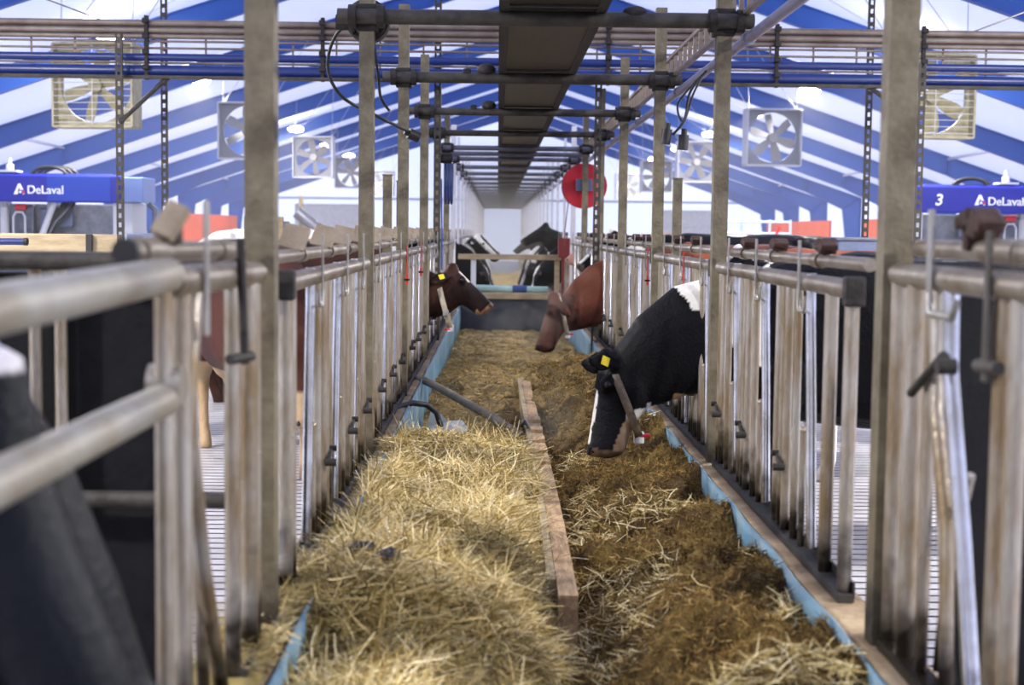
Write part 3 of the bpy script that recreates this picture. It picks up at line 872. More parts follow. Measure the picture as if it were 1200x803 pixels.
def robot(xa, xb, lab, number, sg):
    """a milking robot: header box across the top, stall body, hoses and arm"""
    y = 22.0
    t = thing('milking_robot', lab, 'milking robot', ((xa + xb) / 2, y + .6, 0), 'milking robots')
    hdr = MB().box(((xa + xb) / 2, y + .2, 2.05), (xb - xa, .4, .41), bev=.03).build('header', M['robotblue'], t)
    e = xb if sg < 0 else xa
    if sg < 0:
        MB().box((xb + .17, y + .45, 2.045), (.34, .8, .38), bev=.02).build('header_end', M['robotpale'], t)
        MB().box((xb - .62, y + .0, 2.05), (.95, .02, .37), bev=.008).build('header_highlight', M['robotsheen'], t)  # glossy highlight of the header, made as a lighter blue plate
    else:
        MB().box((xa - .13, y + .45, 2.045), (.26, .8, .38), bev=.02).build('header_end', M['robotpale'], t)
    mb = MB().box(((xa + xb) / 2, y + .8, 2.265), (xb - xa - .5, .6, .05), bev=.02)
    mb.build('roof_cover', M['robotblue'], t)
    MB().box(((xa + xb) / 2, y + 1.0, .95), (xb - xa, .9, 1.75), bev=.02).build('cabinet', M['robotgrey'], t)
    MB().box((e, y + .6, .95), (.30, .9, 1.8), bev=.02).build('corner_post', M['robotwhite'], t)
    lx, hx, dx = (-7.26, -6.62, -.42) if sg < 0 else (7.86, 7.12, .30)
    for q in range(4):
        h0 = hx + .055 * q
        MB().tube([(h0, y + .32, 1.86), (h0 + dx * .1, y + .25, 1.74), (h0 + dx * .55, y + .2, 1.52), (h0 + dx, y + .2, 1.15)], .026, 10).build('milk_hose', M['black' if q != 2 else 'robotgrey'], t)
    for q, r in ((-.28, .07), (.42, .05)) if sg < 0 else ((-.44, .045), (-.30, .06), (.22, .07)):
        MB().tube([(lx + q, y + .35, .1), (lx + q, y + .35, 1.86)], r, 14).build('stanchion', M['robotwhite'], t)
    MB().tube([(lx - .1, y + .2, .9), (lx - .1, y + .2, 1.62), (lx - .06, y + .2, 1.69), (lx + .04, y + .2, 1.69), (lx + .08, y + .2, 1.62), (lx + .08, y + .2, .9)], .018, 10).build('white_loop', M['robotwhite'], t)
    MB().box((lx - .0, y + .38, 1.5), (.34, .12, .6), bev=.02).build('control_panel', M['robotgrey'], t)
    MB().tube([(hx - .12 * sg * -1, y + .2, 1.84), (hx + dx * .75, y + .12, 1.25)], .05, 12).build('robot_arm', M['robotwhite'], t)
    MB().box((lx + .0, y + .27, 1.77), (.16, .1, .09), bev=.01).build('red_button_box', M['red'], t)
    MB().box((lx - .5 * sg, y + .42, 1.62), (.5, .1, .3), bev=.03).build('motor_cover', M['cabinet'], t)
    for q in range(3):
        cx = (-6.9 if sg < 0 else 7.30) + q * .06
        MB().tube([(cx + .26 * math.cos(a), y + .5 + q * .1, 2.27 + .12 * math.sin(a)) for a in np.linspace(0, PI, 17)], .026, 8).build('top_hose', M['black'], t)
    vx = -7.5 if sg < 0 else 7.86
    MB().box((vx, y + .5, 2.315), (.30, .3, .03)).build('valve_plate', M['robotwhite'], t)
    MB().tube([(vx, y + .5, 2.33), (vx, y + .5, 2.42), (vx, y + .5, 2.43), (vx, y + .5, 2.52)], .06, 14, radii=[.06, .06, .028, .028]).build('top_valve', M['robotwhite'], t)
    if sg < 0:
        logo(hdr, -7.28, y, 1.955, .16)
        lettering(hdr, 'DeLaval', -7.07, y, 1.965, width=.535, height=.125)
        MB().tube([(xb + .36, y + .3, 1.3), (xb + .46, y + .3, 1.5), (xb + .46, y + .3, 1.75), (xb + .36, y + .3, 1.84)], .05, 10).build('elbow_pipe', M['robotgrey'], t)
    else:
        lettering(hdr, '3', 6.625, y, 1.955, height=.175, shear=.15, bold=.02)
        logo(hdr, 7.22, y, 1.965, .16)
        lettering(hdr, 'DeLaval', 7.43, y, 1.965, width=.535, height=.125)
    return t


robot(-9.0, -5.69, 'milking robot with plain blue header and white lettering, behind the tan barrier wall', None, -1)
robot(6.34, 9.2, 'milking robot with blue header bearing the number 3', '3', 1)

# ------------------------------------------------------------------ left-hand barriers
t = thing('barrier_wall', 'tan timber barrier wall in front of the left milking robot', 'barrier', (-4.0, 10.0, 0))
MB().box((-4.1, 10.0, 1.32), (3.0, .12, .24), bev=.01).build('top_plank', M['palewood'], t)
MB().box((-4.1, 10.06, .6), (2.96, .08, 1.2), bev=.01).build('lower_board', M['cabinet'], t)
MB().box((-2.78, 9.93, 1.32), (.04, .02, .24)).build('strap', M['black'], t)
MB().box((-2.64, 10.0, 1.32), (.10, .14, .24)).build('end_block', M['palewood'], t)
t = thing('control_box', 'blue grey control box at the end of the tan barrier wall', 'box', (-2.45, 10.2, 0))
MB().box((-2.46, 10.2, 1.33), (.22, .2, .24), bev=.01).build('box_shell', M['cabinet'], t)
MB().box((-2.46, 10.2, .6), (.06, .06, 1.2)).build('box_stand', M['pipe'], t)
t = thing('blue_bar', 'dark blue tube handle poking in at the left edge in front of the tan wall', 'handle', (-3.0, 8.2, 1.40))
MB().tube([(-3.6, 8.2, 1.405), (-2.66, 8.2, 1.405)], .020, 12).build('tube', M['bluepipe'], t)
MB().tube([(-2.66, 8.2, 1.405), (-2.64, 8.2, 1.405)], .022, 12).build('end_cap', M['black'], t)
t = thing('divider_rail', 'blurred brown divider pipe running left from the nearest left post', 'rail', (-1.9, 4.0, 0))
MB().tube([(-3.3, 4.0, 1.40), (-.66, 3.95, 1.405)], .026, 14).build('top_pipe', M['pipe'], t)
for x in (-1.27, -1.20): MB().tube([(x, 4.0, 0), (x, 4.0, 1.39)], .018, 12).build('rail_post', M['galv'], t)
MB().tube([(-3.3, 4.0, .75), (-.66, 3.95, .75)], .024, 12).build('lower_pipe', M['pipe'], t)

for xa, xb, ya, lab in ((-3.2, -.94, 4.06, 'flat black rubber divider board hanging below the brown divider pipe on the left'),
                        (1.26, 3.6, 3.98, 'flat black rubber divider board behind the nearest headlocks on the right')):
    t = thing('divider_board', lab, 'board', ((xa + xb) / 2, ya, .1), 'black divider boards')
    MB().box(((xa + xb) / 2, ya, .74), (xb - xa, .03, 1.26), bev=.006).build('board_sheet', M['specked'], t)
    for q in (.15, .85):
        MB().box((xa + (xb - xa) * q, ya + .035, .69), (.05, .04, 1.38), bev=.004).build('stay', M['pipe'], t)
# right-hand furniture
t = thing('feed_station', 'grey blue feed station box above the right headlocks', 'feed station', (3.2, 13.0, 0))
MB().box((3.2, 13.0, 1.33), (.42, .5, .24), bev=.015).build('hopper', M['cabinet'], t)
MB().box((3.2, 13.0, 1.46), (.46, .54, .03), bev=.008).build('lid', M['robotgrey'], t)
for sx in (-.17, .17): MB().box((3.2 + sx, 13.0, .6), (.05, .05, 1.22)).build('leg', M['pipe'], t)
t = thing('feed_station', 'low purple grey feed station box behind the left headlocks', 'feed station', (-2.15, 13.5, 0))
MB().box((-2.12, 13.5, 1.42), (.34, .4, .28), bev=.015).build('hopper', M['cabinet'], t)
for sx in (-.16, .14): MB().box((-2.12 + sx, 13.3, .80), (.05, .05, 1.6)).build('leg', M['palewood'], t)
t = thing('tubular_gate', 'pale blue tubular gate in front of the orange wall boards', 'gate', (5.6, 31.5, 0))
for z in (.5, .9, 1.25, 1.5, 1.75): MB().tube([(4.95, 31.5, z), (6.35, 31.5, z)], .025, 8).build('gate_rail', M['lightblue'], t)
for x in (4.95, 5.3, 5.9, 6.35): MB().tube([(x, 31.5, .0), (x, 31.5, 1.8)], .03, 8).build('gate_upright', M['lightblue'], t)
MB().tube([(5.95, 31.45, 1.2), (6.1, 31.45, 1.65)], .03, 8).build('red_latch', M['red'], t)

# cow brush on a column far left
t = thing('cow_brush', 'pale swinging cow brush on a post by the far left wall', 'cow brush', (-6.2, 46, 0))
MB().tube([(-6.2, 46, 0), (-6.2, 46, 2.5)], .07, 10).build('stand_post', M['palewood'], t)
mb = MB().tube([(-6.3, 45.8, 2.0), (-5.7, 45.8, 1.5)], .2, 14).ball((-5.7, 45.8, 1.5), .22)
mb.build('brush_roll', M['robotgrey'], t)

# ------------------------------------------------------------------ barrier across the alley end
t = thing('alley_barrier', 'low barrier across the alley with dark board, plank and rusty frame rails', 'barrier', (.25, 20.3, 0))
MB().box((.25, 20.36, .29), (1.62, .05, .50), bev=.008).build('dark_board', M['blackboard'], t)
MB().box((.25, 20.32, .585), (1.62, .10, .09), bev=.01).build('plank', M['palewood'], t)
MB().box((.175, 20.30, 1.13), (1.44, .06, .075), bev=.006).build('top_rail', M['palewood'], t)
for x in (-.33, .84): MB().box((x, 20.34, .86), (.07, .05, .50), bev=.005).build('frame_post', M['palewood'] if x > 0 else M['robotwhite'], t)
t = thing('teal_pipe', 'pale teal pipe lying along the top of the alley barrier plank', 'pipe', (.2, 20.42, .64))
MB().tube([(-.38, 20.42, .685), (.72, 20.42, .67)], .05, 14).build('pipe_tube', M['teal'], t)
MB().tube([(.22, 20.42, .677), (.42, 20.42, .675)], .055, 14).build('sleeve', M['hosecoil'], t)
t = thing('red_post', 'dark red gate post at the right end of the alley barrier', 'post', (.935, 20.2, 0))
MB().box((.935, 20.2, .62), (.075, .08, 1.24), bev=.006).build('shaft', M['darkred'], t)
MB().box((.93, 20.16, 1.27), (.17, .16, .27), bev=.01).build('latch_box', M['darkred'], t)
MB().tube([(.975, 20.12, .4), (.975, 20.12, 1.12)], .045, 12).build('hinge_tube', M['rail'], t)

# ------------------------------------------------------------------ cows
def V(*a): return Vector(a)


def ring_loft(mb, rings):
    """rings: list of (centre, axis a, axis b) -> closed tube of 20-gons with rounded ends"""
    n = 20
    vs, fs = [], []
    for c, a, b in rings:
        for k in range(n):
            t = 2 * PI * k / n
            ca, sa = math.cos(t), math.sin(t)
            p = .88
            vs.append(c + a * math.copysign(abs(ca) ** p, ca) + b * math.copysign(abs(sa) ** p, sa))
    for i in range(len(rings) - 1):
        for k in range(n):
            k2 = (k + 1) % n
            fs.append((i * n + k, i * n + k2, (i + 1) * n + k2, (i + 1) * n + k))
    fs.append(tuple(range(n - 1, -1, -1))); fs.append(tuple((len(rings) - 1) * n + k for k in range(n)))
    mb.add(vs, fs)


def path_loft(mb, secs, S):
    """secs: (centre, half side, half up); frames follow the path, side axis stays S"""
    out = []
    cs = [Vector(s[0]) for s in secs]
    for i, (c, hs, hu) in enumerate(secs):
        t = (cs[min(i + 1, len(cs) - 1)] - cs[max(i - 1, 0)]).normalized()
        N = t.cross(S).normalized()
        S2 = N.cross(t).normalized()
        out.append((cs[i], S2 * hs, N * hu))
    # rounded caps
    t0 = (cs[0] - cs[1]).normalized(); t1 = (cs[-1] - cs[-2]).normalized()
    r0 = min(secs[0][1], secs[0][2]); r1 = min(secs[-1][1], secs[-1][2])
    out = [(out[0][0] + t0 * r0 * .5, out[0][1] * .55, out[0][2] * .55)] + out + [(out[-1][0] + t1 * r1 * .5, out[-1][1] * .55, out[-1][2] * .55)]
    ring_loft(mb, out)


def remeshed(mb, name, voxel, smooth=3):
    me = mb.mesh('tmp')
    o = bpy.data.objects.new('tmp', me); COL.objects.link(o)
    m = o.modifiers.new('r', 'REMESH'); m.mode = 'VOXEL'; m.voxel_size = voxel
    m = o.modifiers.new('s', 'SMOOTH'); m.factor = .5; m.iterations = smooth
    dg = bpy.context.evaluated_depsgraph_get()
    out = bpy.data.meshes.new_from_object(o.evaluated_get(dg))
    bpy.data.objects.remove(o); bpy.data.meshes.remove(me)
    out.name = name
    out.polygons.foreach_set('use_smooth', [True] * len(out.polygons))
    return out


def nz(p, s, seed=0.0):
    return noise.noise(Vector((p[0] * s + seed, p[1] * s + seed * 1.7, p[2] * s - seed)))


HEADW = [(-.07, .055, .05), (0, .088, .085), (.12, .100, .112), (.25, .104, .122), (.38, .092, .115), (.52, .074, .096), (.66, .068, .084), (.80, .070, .078), (.90, .074, .076), (.97, .066, .066), (1.015, .044, .044)]


def cow(label, o, yaw, coat, group, neck, A, Mz, J, ears, voxel=.025, scale=1.0, world_head=False, head_depth=1.0, legs=True, eye=True,
        collar=None, tag_ear=False, extra=()):
    """o: ground point under the chest; neck/A/Mz in (forward, side, up) of the cow unless world_head"""
    f = V(math.cos(yaw), math.sin(yaw), 0); S = V(-math.sin(yaw), math.cos(yaw), 0)
    O = V(o[0], o[1], 0)
    def W(l): return O + (f * l[0] + S * l[1]) * scale + V(0, 0, l[2] * scale)
    def H(l): return V(*l) if world_head else W(l)
    mb = MB()
    k = scale
    torso = [((.10, 0, 1.06), .15, .24), ((0, 0, 1.02), .22, .35), ((-.22, 0, .985), .26, .42), ((-.55, 0, .96), .32, .43), ((-.95, 0, .95), .35, .44),
             ((-1.25, 0, .99), .32, .42), ((-1.48, 0, 1.06), .27, .35), ((-1.66, 0, 1.11), .20, .27), ((-1.76, 0, 1.14), .11, .17)]
    path_loft(mb, [(W(c), a * k, b * k) for c, a, b in torso], S)
    for sd in (-1, 1):
        path_loft(mb, [(W((-1.36, sd * .20, 1.30)), .07 * k, .08 * k), (W((-1.44, sd * .21, 1.28)), .07 * k, .08 * k)], S)      # hook bone
        for pts in ([(-.10, .17, .85, .13), (-.10, .18, .70, .10), (-.06, .17, .50, .064), (-.05, .17, .40, .058), (-.07, .17, .28, .04), (-.07, .17, .13, .04), (-.03, .17, .04, .052), (-.02, .17, .0, .058)],
                    [(-1.45, .16, 1.0, .22), (-1.36, .19, .80, .17), (-1.42, .19, .64, .105), (-1.55, .18, .50, .062), (-1.57, .18, .44, .056), (-1.54, .18, .28, .042), (-1.50, .18, .13, .042), (-1.46, .18, .04, .052), (-1.45, .18, .0, .058)]):
            if legs:
                path_loft(mb, [(W((p[0], sd * p[1], p[2])), p[3] * k * .86, p[3] * k) for p in pts], S)
    if legs:
        mb.ball(W((-1.22, 0, .62)), .19 * k, scale=(1, 1, .85))
        mb.tube([W((-1.78, 0, 1.24)), W((-1.84, 0, 1.1)), W((-1.83, .02, .8)), W((-1.82, .03, .55))], .024 * k, 10)
        mb.tube([W((-1.82, .03, .58)), W((-1.82, .03, .48)), W((-1.82, .03, .38))], .05 * k, 10, radii=[.03 * k, .05 * k, .02 * k])
    nk = [(H(c), a * (1 if world_head else k), b * (1 if world_head else k)) for c, a, b in neck]
    path_loft(mb, nk, S)
    for ex in extra: path_loft(mb, [(V(*c), a, b) for c, a, b in ex], S)
    A, Mz = H(A), H(Mz)
    if world_head: Jv = V(*J).normalized()
    else: Jv = (f * J[0] + S * J[1] + V(0, 0, J[2])).normalized()
    ax = (Mz - A); L = ax.length; axn = ax.normalized()
    Jv = (Jv - axn * Jv.dot(axn)).normalized()
    Sh = axn.cross(Jv).normalized()
    if Sh.dot(S) < 0: Sh = -Sh
    hs = L / .50
    ring_loft(mb, [(A + ax * t + Jv * h * hs * head_depth, Sh * w * hs, Jv * h * hs * head_depth) for t, w, h in HEADW])
    for sd in (-1, 1):
        mb.ball(A + ax * .27 + Jv * .045 * hs + Sh * sd * .080 * hs, .042 * hs)
        mb.ball(A + ax * .93 + Jv * .035 * hs + Sh * sd * .036 * hs, .034 * hs)
    mb.ball(A + axn * .0 + Jv * .03, .055 * hs)
    mb.ball(A + ax * .90 + Jv * .118 * hs * head_depth, .042 * hs, scale=(1, 1, .8))      # lower lip
    earbase = {}
    for sd in (-1, 1):
        e = ears[0 if sd < 0 else 1]
        E = (axn * e[0] + Jv * e[1] + Sh * sd * e[2]).normalized()
        B = A + ax * .07 + Jv * .075 * hs + Sh * sd * .085 * hs
        wd = (axn - E * axn.dot(E))
        if wd.length < .3: wd = (Jv - E * Jv.dot(E))
        wd = wd.normalized(); th = E.cross(wd).normalized()
        ln = .215 * hs
        dr = V(0, 0, -.03)
        ring_loft(mb, [(B - E * .02, wd * .022, th * .02), (B + E * ln * .2, wd * .034 * hs, th * .018), (B + E * ln * .5 + dr * .3, wd * .062 * hs, th * .014),
                       (B + E * ln * .8 + dr * .7, wd * .042 * hs, th * .011), (B + E * ln + dr, wd * .014 * hs, th * .008)])
        earbase[sd] = (B + E * ln * .50 + dr * .3, E, wd, th)
    me = remeshed(mb, 'cow', voxel)
    n = len(me.vertices)
    co = np.empty(n * 3); me.vertices.foreach_get('co', co); co = co.reshape(-1, 3)
    at = me.attributes.new('coat', 'FLOAT_COLOR', 'POINT')
    cols = np.ones((n, 4), np.float32)
    for i in range(n):
        p = V(*co[i])
        d = p - O
        loc = (d.dot(f) / k, d.dot(S) / k, d.z / k)
        hd = p - A
        t = hd.dot(axn) / L
        # only points near the head axis count as head
        r = (hd - axn * hd.dot(axn))
        isH = -.15 < t < 1.15 and r.length < .26 and (hd.dot(Jv) > -.09)
        c = coat(p, loc, (t, r.dot(Jv), r.dot(Sh)) if isH else None)
        cols[i, :3] = c
    at.data.foreach_set('color', cols.ravel())
    co -= np.array([O.x, O.y, 0]); me.vertices.foreach_set('co', co.ravel())
    me.materials.append(M['coat'])
    ob = bpy.data.objects.new('cow', me); COL.objects.link(ob); ob.location = O; ob['_o'] = (O.x, O.y, 0.0)
    tag(ob, label, 'cow', group)
    if eye:
        for sd in (-1, 1):
            c = A + ax * .28 + Jv * .045 * hs + Sh * sd * .107 * hs
            MB().ball(c, .020 * hs, 14, 10).build('eye', M['eye'], ob)
            MB().ball(A + ax * .955 + Jv * .030 * hs + Sh * sd * .048 * hs, .015 * hs, 12, 8).build('nostril', M['nosewet'], ob)
    if collar:
        c0, D, hd_, hw, wid, mt = collar
        c0 = V(*c0); D = V(*D).normalized()
        Nn = D.cross(S).normalized()
        vs, fs = [], []
        m_ = 40
        for q in range(m_):
            a = 2 * PI * q / m_
            for rr in (1.0, 1.045):
                for w_ in (-wid / 2, wid / 2):
                    vs.append(c0 + D * math.cos(a) * hd_ * rr + S * math.sin(a) * hw * rr + Nn * w_)
        for q in range(m_):
            a, b = q * 4, ((q + 1) % m_) * 4
            fs += [(a, a + 1, b + 1, b), (a + 2, b + 2, b + 3, a + 3), (a, b, b + 2, a + 2), (a + 1, a + 3, b + 3, b + 1)]
        m2 = MB(); m2.add(vs, fs, True); m2.build('collar', M[mt], ob)
        m3 = MB().box(c0 + D * hd_ * 1.06 + Nn * .0, (.05, .05, .06), bev=.008)
        m3.build('collar_tag', M['white'], ob)
        MB().box(c0 + D * hd_ * 1.06 - Nn * .03, (.054, .054, .015), bev=.004).build('tag_band', M['red'], ob)
        m4 = MB().box(c0 + D * hd_ * .35 - S * hw * 1.0, (.05, .02, .05), bev=.005)
        m4.build('collar_buckle', M['strapsteel'], ob)
    if tag_ear:
        for sd in (-1, 1):
            if S.y * sd < 0:
                c, E, wd, th = earbase[sd]
                q = th if th.y < 0 else -th
                c = c + q * .022
                m2 = MB(); R = Matrix((wd, E, th)).transposed()
                m2.box(c, (.045, .05, .006), R, bev=.002); m2.build('ear_tag', M['tag'], ob)
    return ob


BLK = (.004, .004, .0055); WHT = (.72, .70, .66); TAN = (.30, .19, .11)


def mixc(a, b, t):
    t = max(0, min(1, t)); return tuple(x + (y - x) * t for x, y in zip(a, b))


def coat_c1(p, l, h):
    j = nz(p, 14) * .02
    if .645 < p.x < .80 and p.z < .615 + (p.x - .65) * .22 + j and not (h and h[1] < .15): return mixc(WHT, TAN, (.60 - p.z) * 25)
    if h:
        t, d, s_ = h
        if t > .93 and d > .02: return mixc((.10, .07, .05), (.22, .15, .10), nz(p, 30) + .5)
        if d > .185 + j - max(0, t - .5) * .16 and .5 + j < t < .95 and d < .25: return mixc(TAN, (.40, .30, .20), nz(p, 25) + .5)
        if abs(s_) < .035 + j and d < .05 and .35 < t < .9: return WHT
        return mixc(BLK, (.012, .012, .015), t)
    x, z = p.x, p.z
    if .635 < x < .77 and z < .625 + (x - .65) * .30 + j: return mixc(WHT, TAN, (.62 - z) * 30)
    if x > .87 + j and x < 1.3 and z > 1.225 - (x - .87) * .9 + j * 2: return WHT
    if x > .88 and z < .70 + j and x < 1.05: return TAN
    return BLK


def coat_c2(p, l, h):
    base = mixc((.105, .034, .020), (.15, .058, .038), nz(p, 6) + .4)
    if h:
        t, d, s_ = h
        if t > .90: return (.05, .025, .022)
        c = mixc((.125, .050, .038), (.06, .024, .019), (d - .05) * 7)
        return mixc(c, (.18, .095, .075), .6 if (.35 < t < .8 and d < .06) else 0)
    zz = .66 + (p.x - .7) * .35
    return mixc((.045, .016, .013), base, (p.z - zz) * 8 + nz(p, 9) * .5)


def coat_c3(p, l, h):
    if h:
        t, d, s_ = h
        if abs(s_) > .118 and t < .4: return (.008, .007, .008)
        if t > .93: return mixc((.36, .20, .12), (.06, .03, .03), nz(p, 22) + (.55 if d < .04 else .2))
        if d > .125 and t > .86 + nz(p, 30) * .05: return (.30, .17, .085)
        if .12 < t < .40 and d < .045 + nz(p, 20) * .02 and abs(s_) < .045: return (.70, .62, .58)
        return mixc((.016, .008, .008), (.055, .022, .014), .8 - t * 2.5)
    return mixc((.018, .009, .008), (.050, .020, .012), nz(p, 5) + .3)


def coat_black(p, l, h):
    return mixc((.006, .006, .008), (.012, .012, .015), nz(p, 5) + .5)


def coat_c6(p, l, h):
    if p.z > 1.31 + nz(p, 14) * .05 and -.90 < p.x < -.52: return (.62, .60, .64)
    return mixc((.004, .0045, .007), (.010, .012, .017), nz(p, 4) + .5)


def holstein(seed, white=.0, face=.05):
    def c(p, l, h):
        v = nz(l, 1.7, seed) + .35 * nz(l, 4.5, seed + 5)
        if h:
            t, d, s_ = h
            if t > .9: return (.10, .07, .06)
            return WHT if abs(s_) < face and d < .08 else BLK
        if l[2] < .5: return WHT if nz(l, 3, seed) > -.25 else BLK
        return WHT if v > white else BLK
    return c


def brownish(c1, c2, seed):
    def c(p, l, h):
        b = mixc(c1, c2, nz(l, 2.2, seed) * 1.6 + .5)
        if l[2] < .6: b = mixc(b, (.55, .40, .24), .6)
        return b
    return c


# the three cows eating through the locks, and the two black ones by the camera
cow('black cow with white shoulder patch and yellow ear tag eating from the right', (1.30, 7.2), PI, coat_c1, None,
    [((1.32, 7.2, 1.02), .17, .33), ((1.12, 7.2, .98), .15, .31), ((.97, 7.2, .965), .135, .285), ((.83, 7.2, .885), .12, .235), ((.71, 7.2, .79), .11, .185), ((.62, 7.2, .735), .10, .145), ((.56, 7.2, .70), .09, .11)],
    (.525, 7.2, .875), (.452, 7.13, .40), (1, .0, -.15), ((-.15, -.75, .62), (-.15, -.75, .62)), voxel=.011, world_head=True, head_depth=1.30,
    collar=((.640, 7.2, .665), (.42, 0, -1), .195, .135, .04, 'collar'), tag_ear=True)
cow('red brown cow with head lowered into the feed through the far right headlocks', (1.34, 13.7), PI, coat_c2, None,
    [((1.32, 13.7, 1.0), .17, .33), ((1.12, 13.7, .96), .15, .31), ((.99, 13.7, .915), .14, .29), ((.85, 13.7, .83), .125, .245), ((.73, 13.7, .745), .115, .195), ((.64, 13.7, .70), .105, .16), ((.58, 13.7, .68), .09, .12)],
    (.505, 13.7, .88), (.362, 13.66, .385), (1, 0, -.3), ((.25, .55, .65), (.25, .55, .65)), voxel=.013, world_head=True, head_depth=1.16,
    collar=((.625, 13.7, .715), (.25, 0, -1), .19, .13, .04, 'palecollar'), tag_ear=False)
cow('dark brown cow with white forehead and yellow ear tag, head raised through left headlocks', (-.92, 12.6), 0.0, coat_c3, None,
    [((-.95, 12.6, 1.02), .17, .32), ((-.74, 12.6, .96), .14, .27), ((-.59, 12.6, .925), .12, .215), ((-.48, 12.6, .94), .11, .185), ((-.40, 12.6, .98), .10, .16), ((-.36, 12.6, 1.02), .09, .12)],
    (-.365, 12.6, 1.185), (-.025, 12.56, .855), (-.69, 0, -.72), ((-.45, .75, .55), (-.45, .75, .55)), voxel=.012, world_head=True, head_depth=1.16,
    collar=((-.455, 12.6, .855), (.27, 0, -1), .205, .14, .045, 'palecollar'), tag_ear=True)
cow('black cow standing close behind the blurred pipe gate on the left, neck lowered', (-1.25, 2.12), 0.0, coat_c6, None,
    [((-1.30, 2.14, 1.10), .18, .30), ((-1.08, 2.14, 1.14), .16, .31), ((-.94, 2.14, 1.16), .15, .30), ((-.86, 2.14, 1.02), .14, .26), ((-.77, 2.14, .86), .13, .235), ((-.69, 2.14, .72), .12, .20), ((-.62, 2.14, .60), .10, .15)],
    (-.475, 2.14, .76), (-.34, 2.14, .29), (-1, 0, -.15), ((-.2, .2, .8), (-.2, .2, .8)), voxel=.013, world_head=True,
    extra=[[((-.74, 2.02, 1.30), .06, .085), ((-.715, 2.00, 1.16), .07, .085), ((-.655, 1.99, 1.0), .075, .085), ((-.585, 1.99, .85), .07, .08), ((-.53, 2.0, .74), .06, .07)],
           [((-.98, 1.98, 1.15), .06, .10), ((-.92, 1.96, .98), .07, .10), ((-.83, 1.96, .80), .07, .095), ((-.75, 1.98, .65), .06, .08)]])
GENERIC_UP = dict(neck=[((-.05, 0, 1.12), .17, .28), ((.18, 0, 1.22), .13, .22), ((.36, 0, 1.38), .105, .165), ((.48, 0, 1.46), .09, .12)], A=(.46, 0, 1.62), Mz=(.86, 0, 1.34), J=(-.5, 0, -1), ears=((-.3, .5, .8), (-.3, .5, .8)))
GENERIC_DOWN = dict(neck=[((-.02, 0, 1.05), .17, .31), ((.20, 0, .97), .14, .27), ((.40, 0, .82), .115, .2), ((.52, 0, .72), .10, .14)], A=(.56, 0, .90), Mz=(.72, 0, .42), J=(-1, 0, -.2), ears=((-.1, .1, .8), (-.1, .1, .8)))
GENERIC_STAND = dict(neck=[((-.05, 0, 1.1), .17, .29), ((.2, 0, 1.14), .13, .22), ((.40, 0, 1.22), .105, .165), ((.5, 0, 1.25), .09, .12)], A=(.50, 0, 1.41), Mz=(.86, 0, 1.06), J=(-.6, 0, -1), ears=((-.3, .5, .8), (-.3, .5, .8)))
GENERIC_TURN = dict(GENERIC_STAND)
# cows standing in the pens
gB = 'cows standing in the pens'
cow('tan cow with cream legs seen from behind through the first gap in the left headlocks', (-1.80, 14.5), 1.5, brownish((.30, .13, .06), (.45, .28, .14), 3), gB, **GENERIC_STAND)
cow('dark red cow standing behind the second left headlock panel', (-1.28, 8.55), -1.2, brownish((.040, .013, .009), (.065, .022, .013), 8), gB, **GENERIC_DOWN)
cow('mostly white cow with black spots, its back showing over the left headlocks', (-1.5, 16.3), -.1, holstein(4.0, -.35), gB, scale=1.06, **GENERIC_STAND)
cow('black and white cow standing in the pen far behind the left control box', (-5.0, 33.0), 2.5, holstein(9.0, .1), gB, scale=1.04, **GENERIC_STAND)
cow('white faced cow standing far down the left pen near the cow brush', (-5.2, 42.0), .8, holstein(1.3, -.15, .1), gB, scale=1.05, **GENERIC_STAND)
cow('blue black cow with its back showing over the right headlocks by the stub posts', (1.75, 15.6), PI + .1, holstein(2.2, .30), gB, scale=1.07, **GENERIC_STAND)
cow('pinkish roan cow standing behind the far right headlocks', (1.8, 18.9), PI - .1, brownish((.40, .20, .15), (.50, .32, .26), 2), gB, scale=1.07, **GENERIC_STAND)
cow('red cow standing behind the second right headlock panel', (1.85, 10.4), PI - .1, brownish((.20, .055, .025), (.26, .09, .05), 5), gB, **GENERIC_STAND)
cow('black and white cow standing in front of the right feed station', (1.95, 8.9), PI + .15, holstein(7.7, .0), gB, scale=1.0, **GENERIC_STAND)
cow('black and white cow far off near the pale blue tubular gate', (5.0, 29.0), 2.6, holstein(6.1, .05), gB, scale=1.05, **GENERIC_STAND)
# cows beyond the alley barrier
gF = 'cows eating beyond the alley barrier'
cow('black cow holding its head up beyond the alley barrier on the right', (1.22, 23.4), PI - .06, holstein(3.3, .25, .0), gF, **GENERIC_UP)
cow('black and white cow eating just beyond the barrier on the right', (1.16, 22.2), PI - .05, holstein(5.5, -.05, .06), gF, **GENERIC_DOWN)
cow('white legged black cow eating further beyond the barrier on the right', (1.10, 25.2), PI + .06, holstein(8.8, .1, .03), gF, **GENERIC_DOWN)
cow('black and white cow eating third beyond the barrier on the right', (1.12, 27.0), PI, holstein(11.2, .0, .05), gF, **GENERIC_DOWN)
cow('black cow eating just beyond the barrier on the left', (-.72, 22.0), -.05, holstein(12.4, .35, .03), gF, **GENERIC_DOWN)
cow('pale faced cow with head up beyond the barrier on the left', (-.80, 23.6), .05, holstein(2.9, -.1, .15), gF, **GENERIC_STAND)
cow('black cow eating further beyond the barrier on the left', (-.72, 25.6), .0, holstein(14.4, .2, .05), gF, **GENERIC_DOWN)

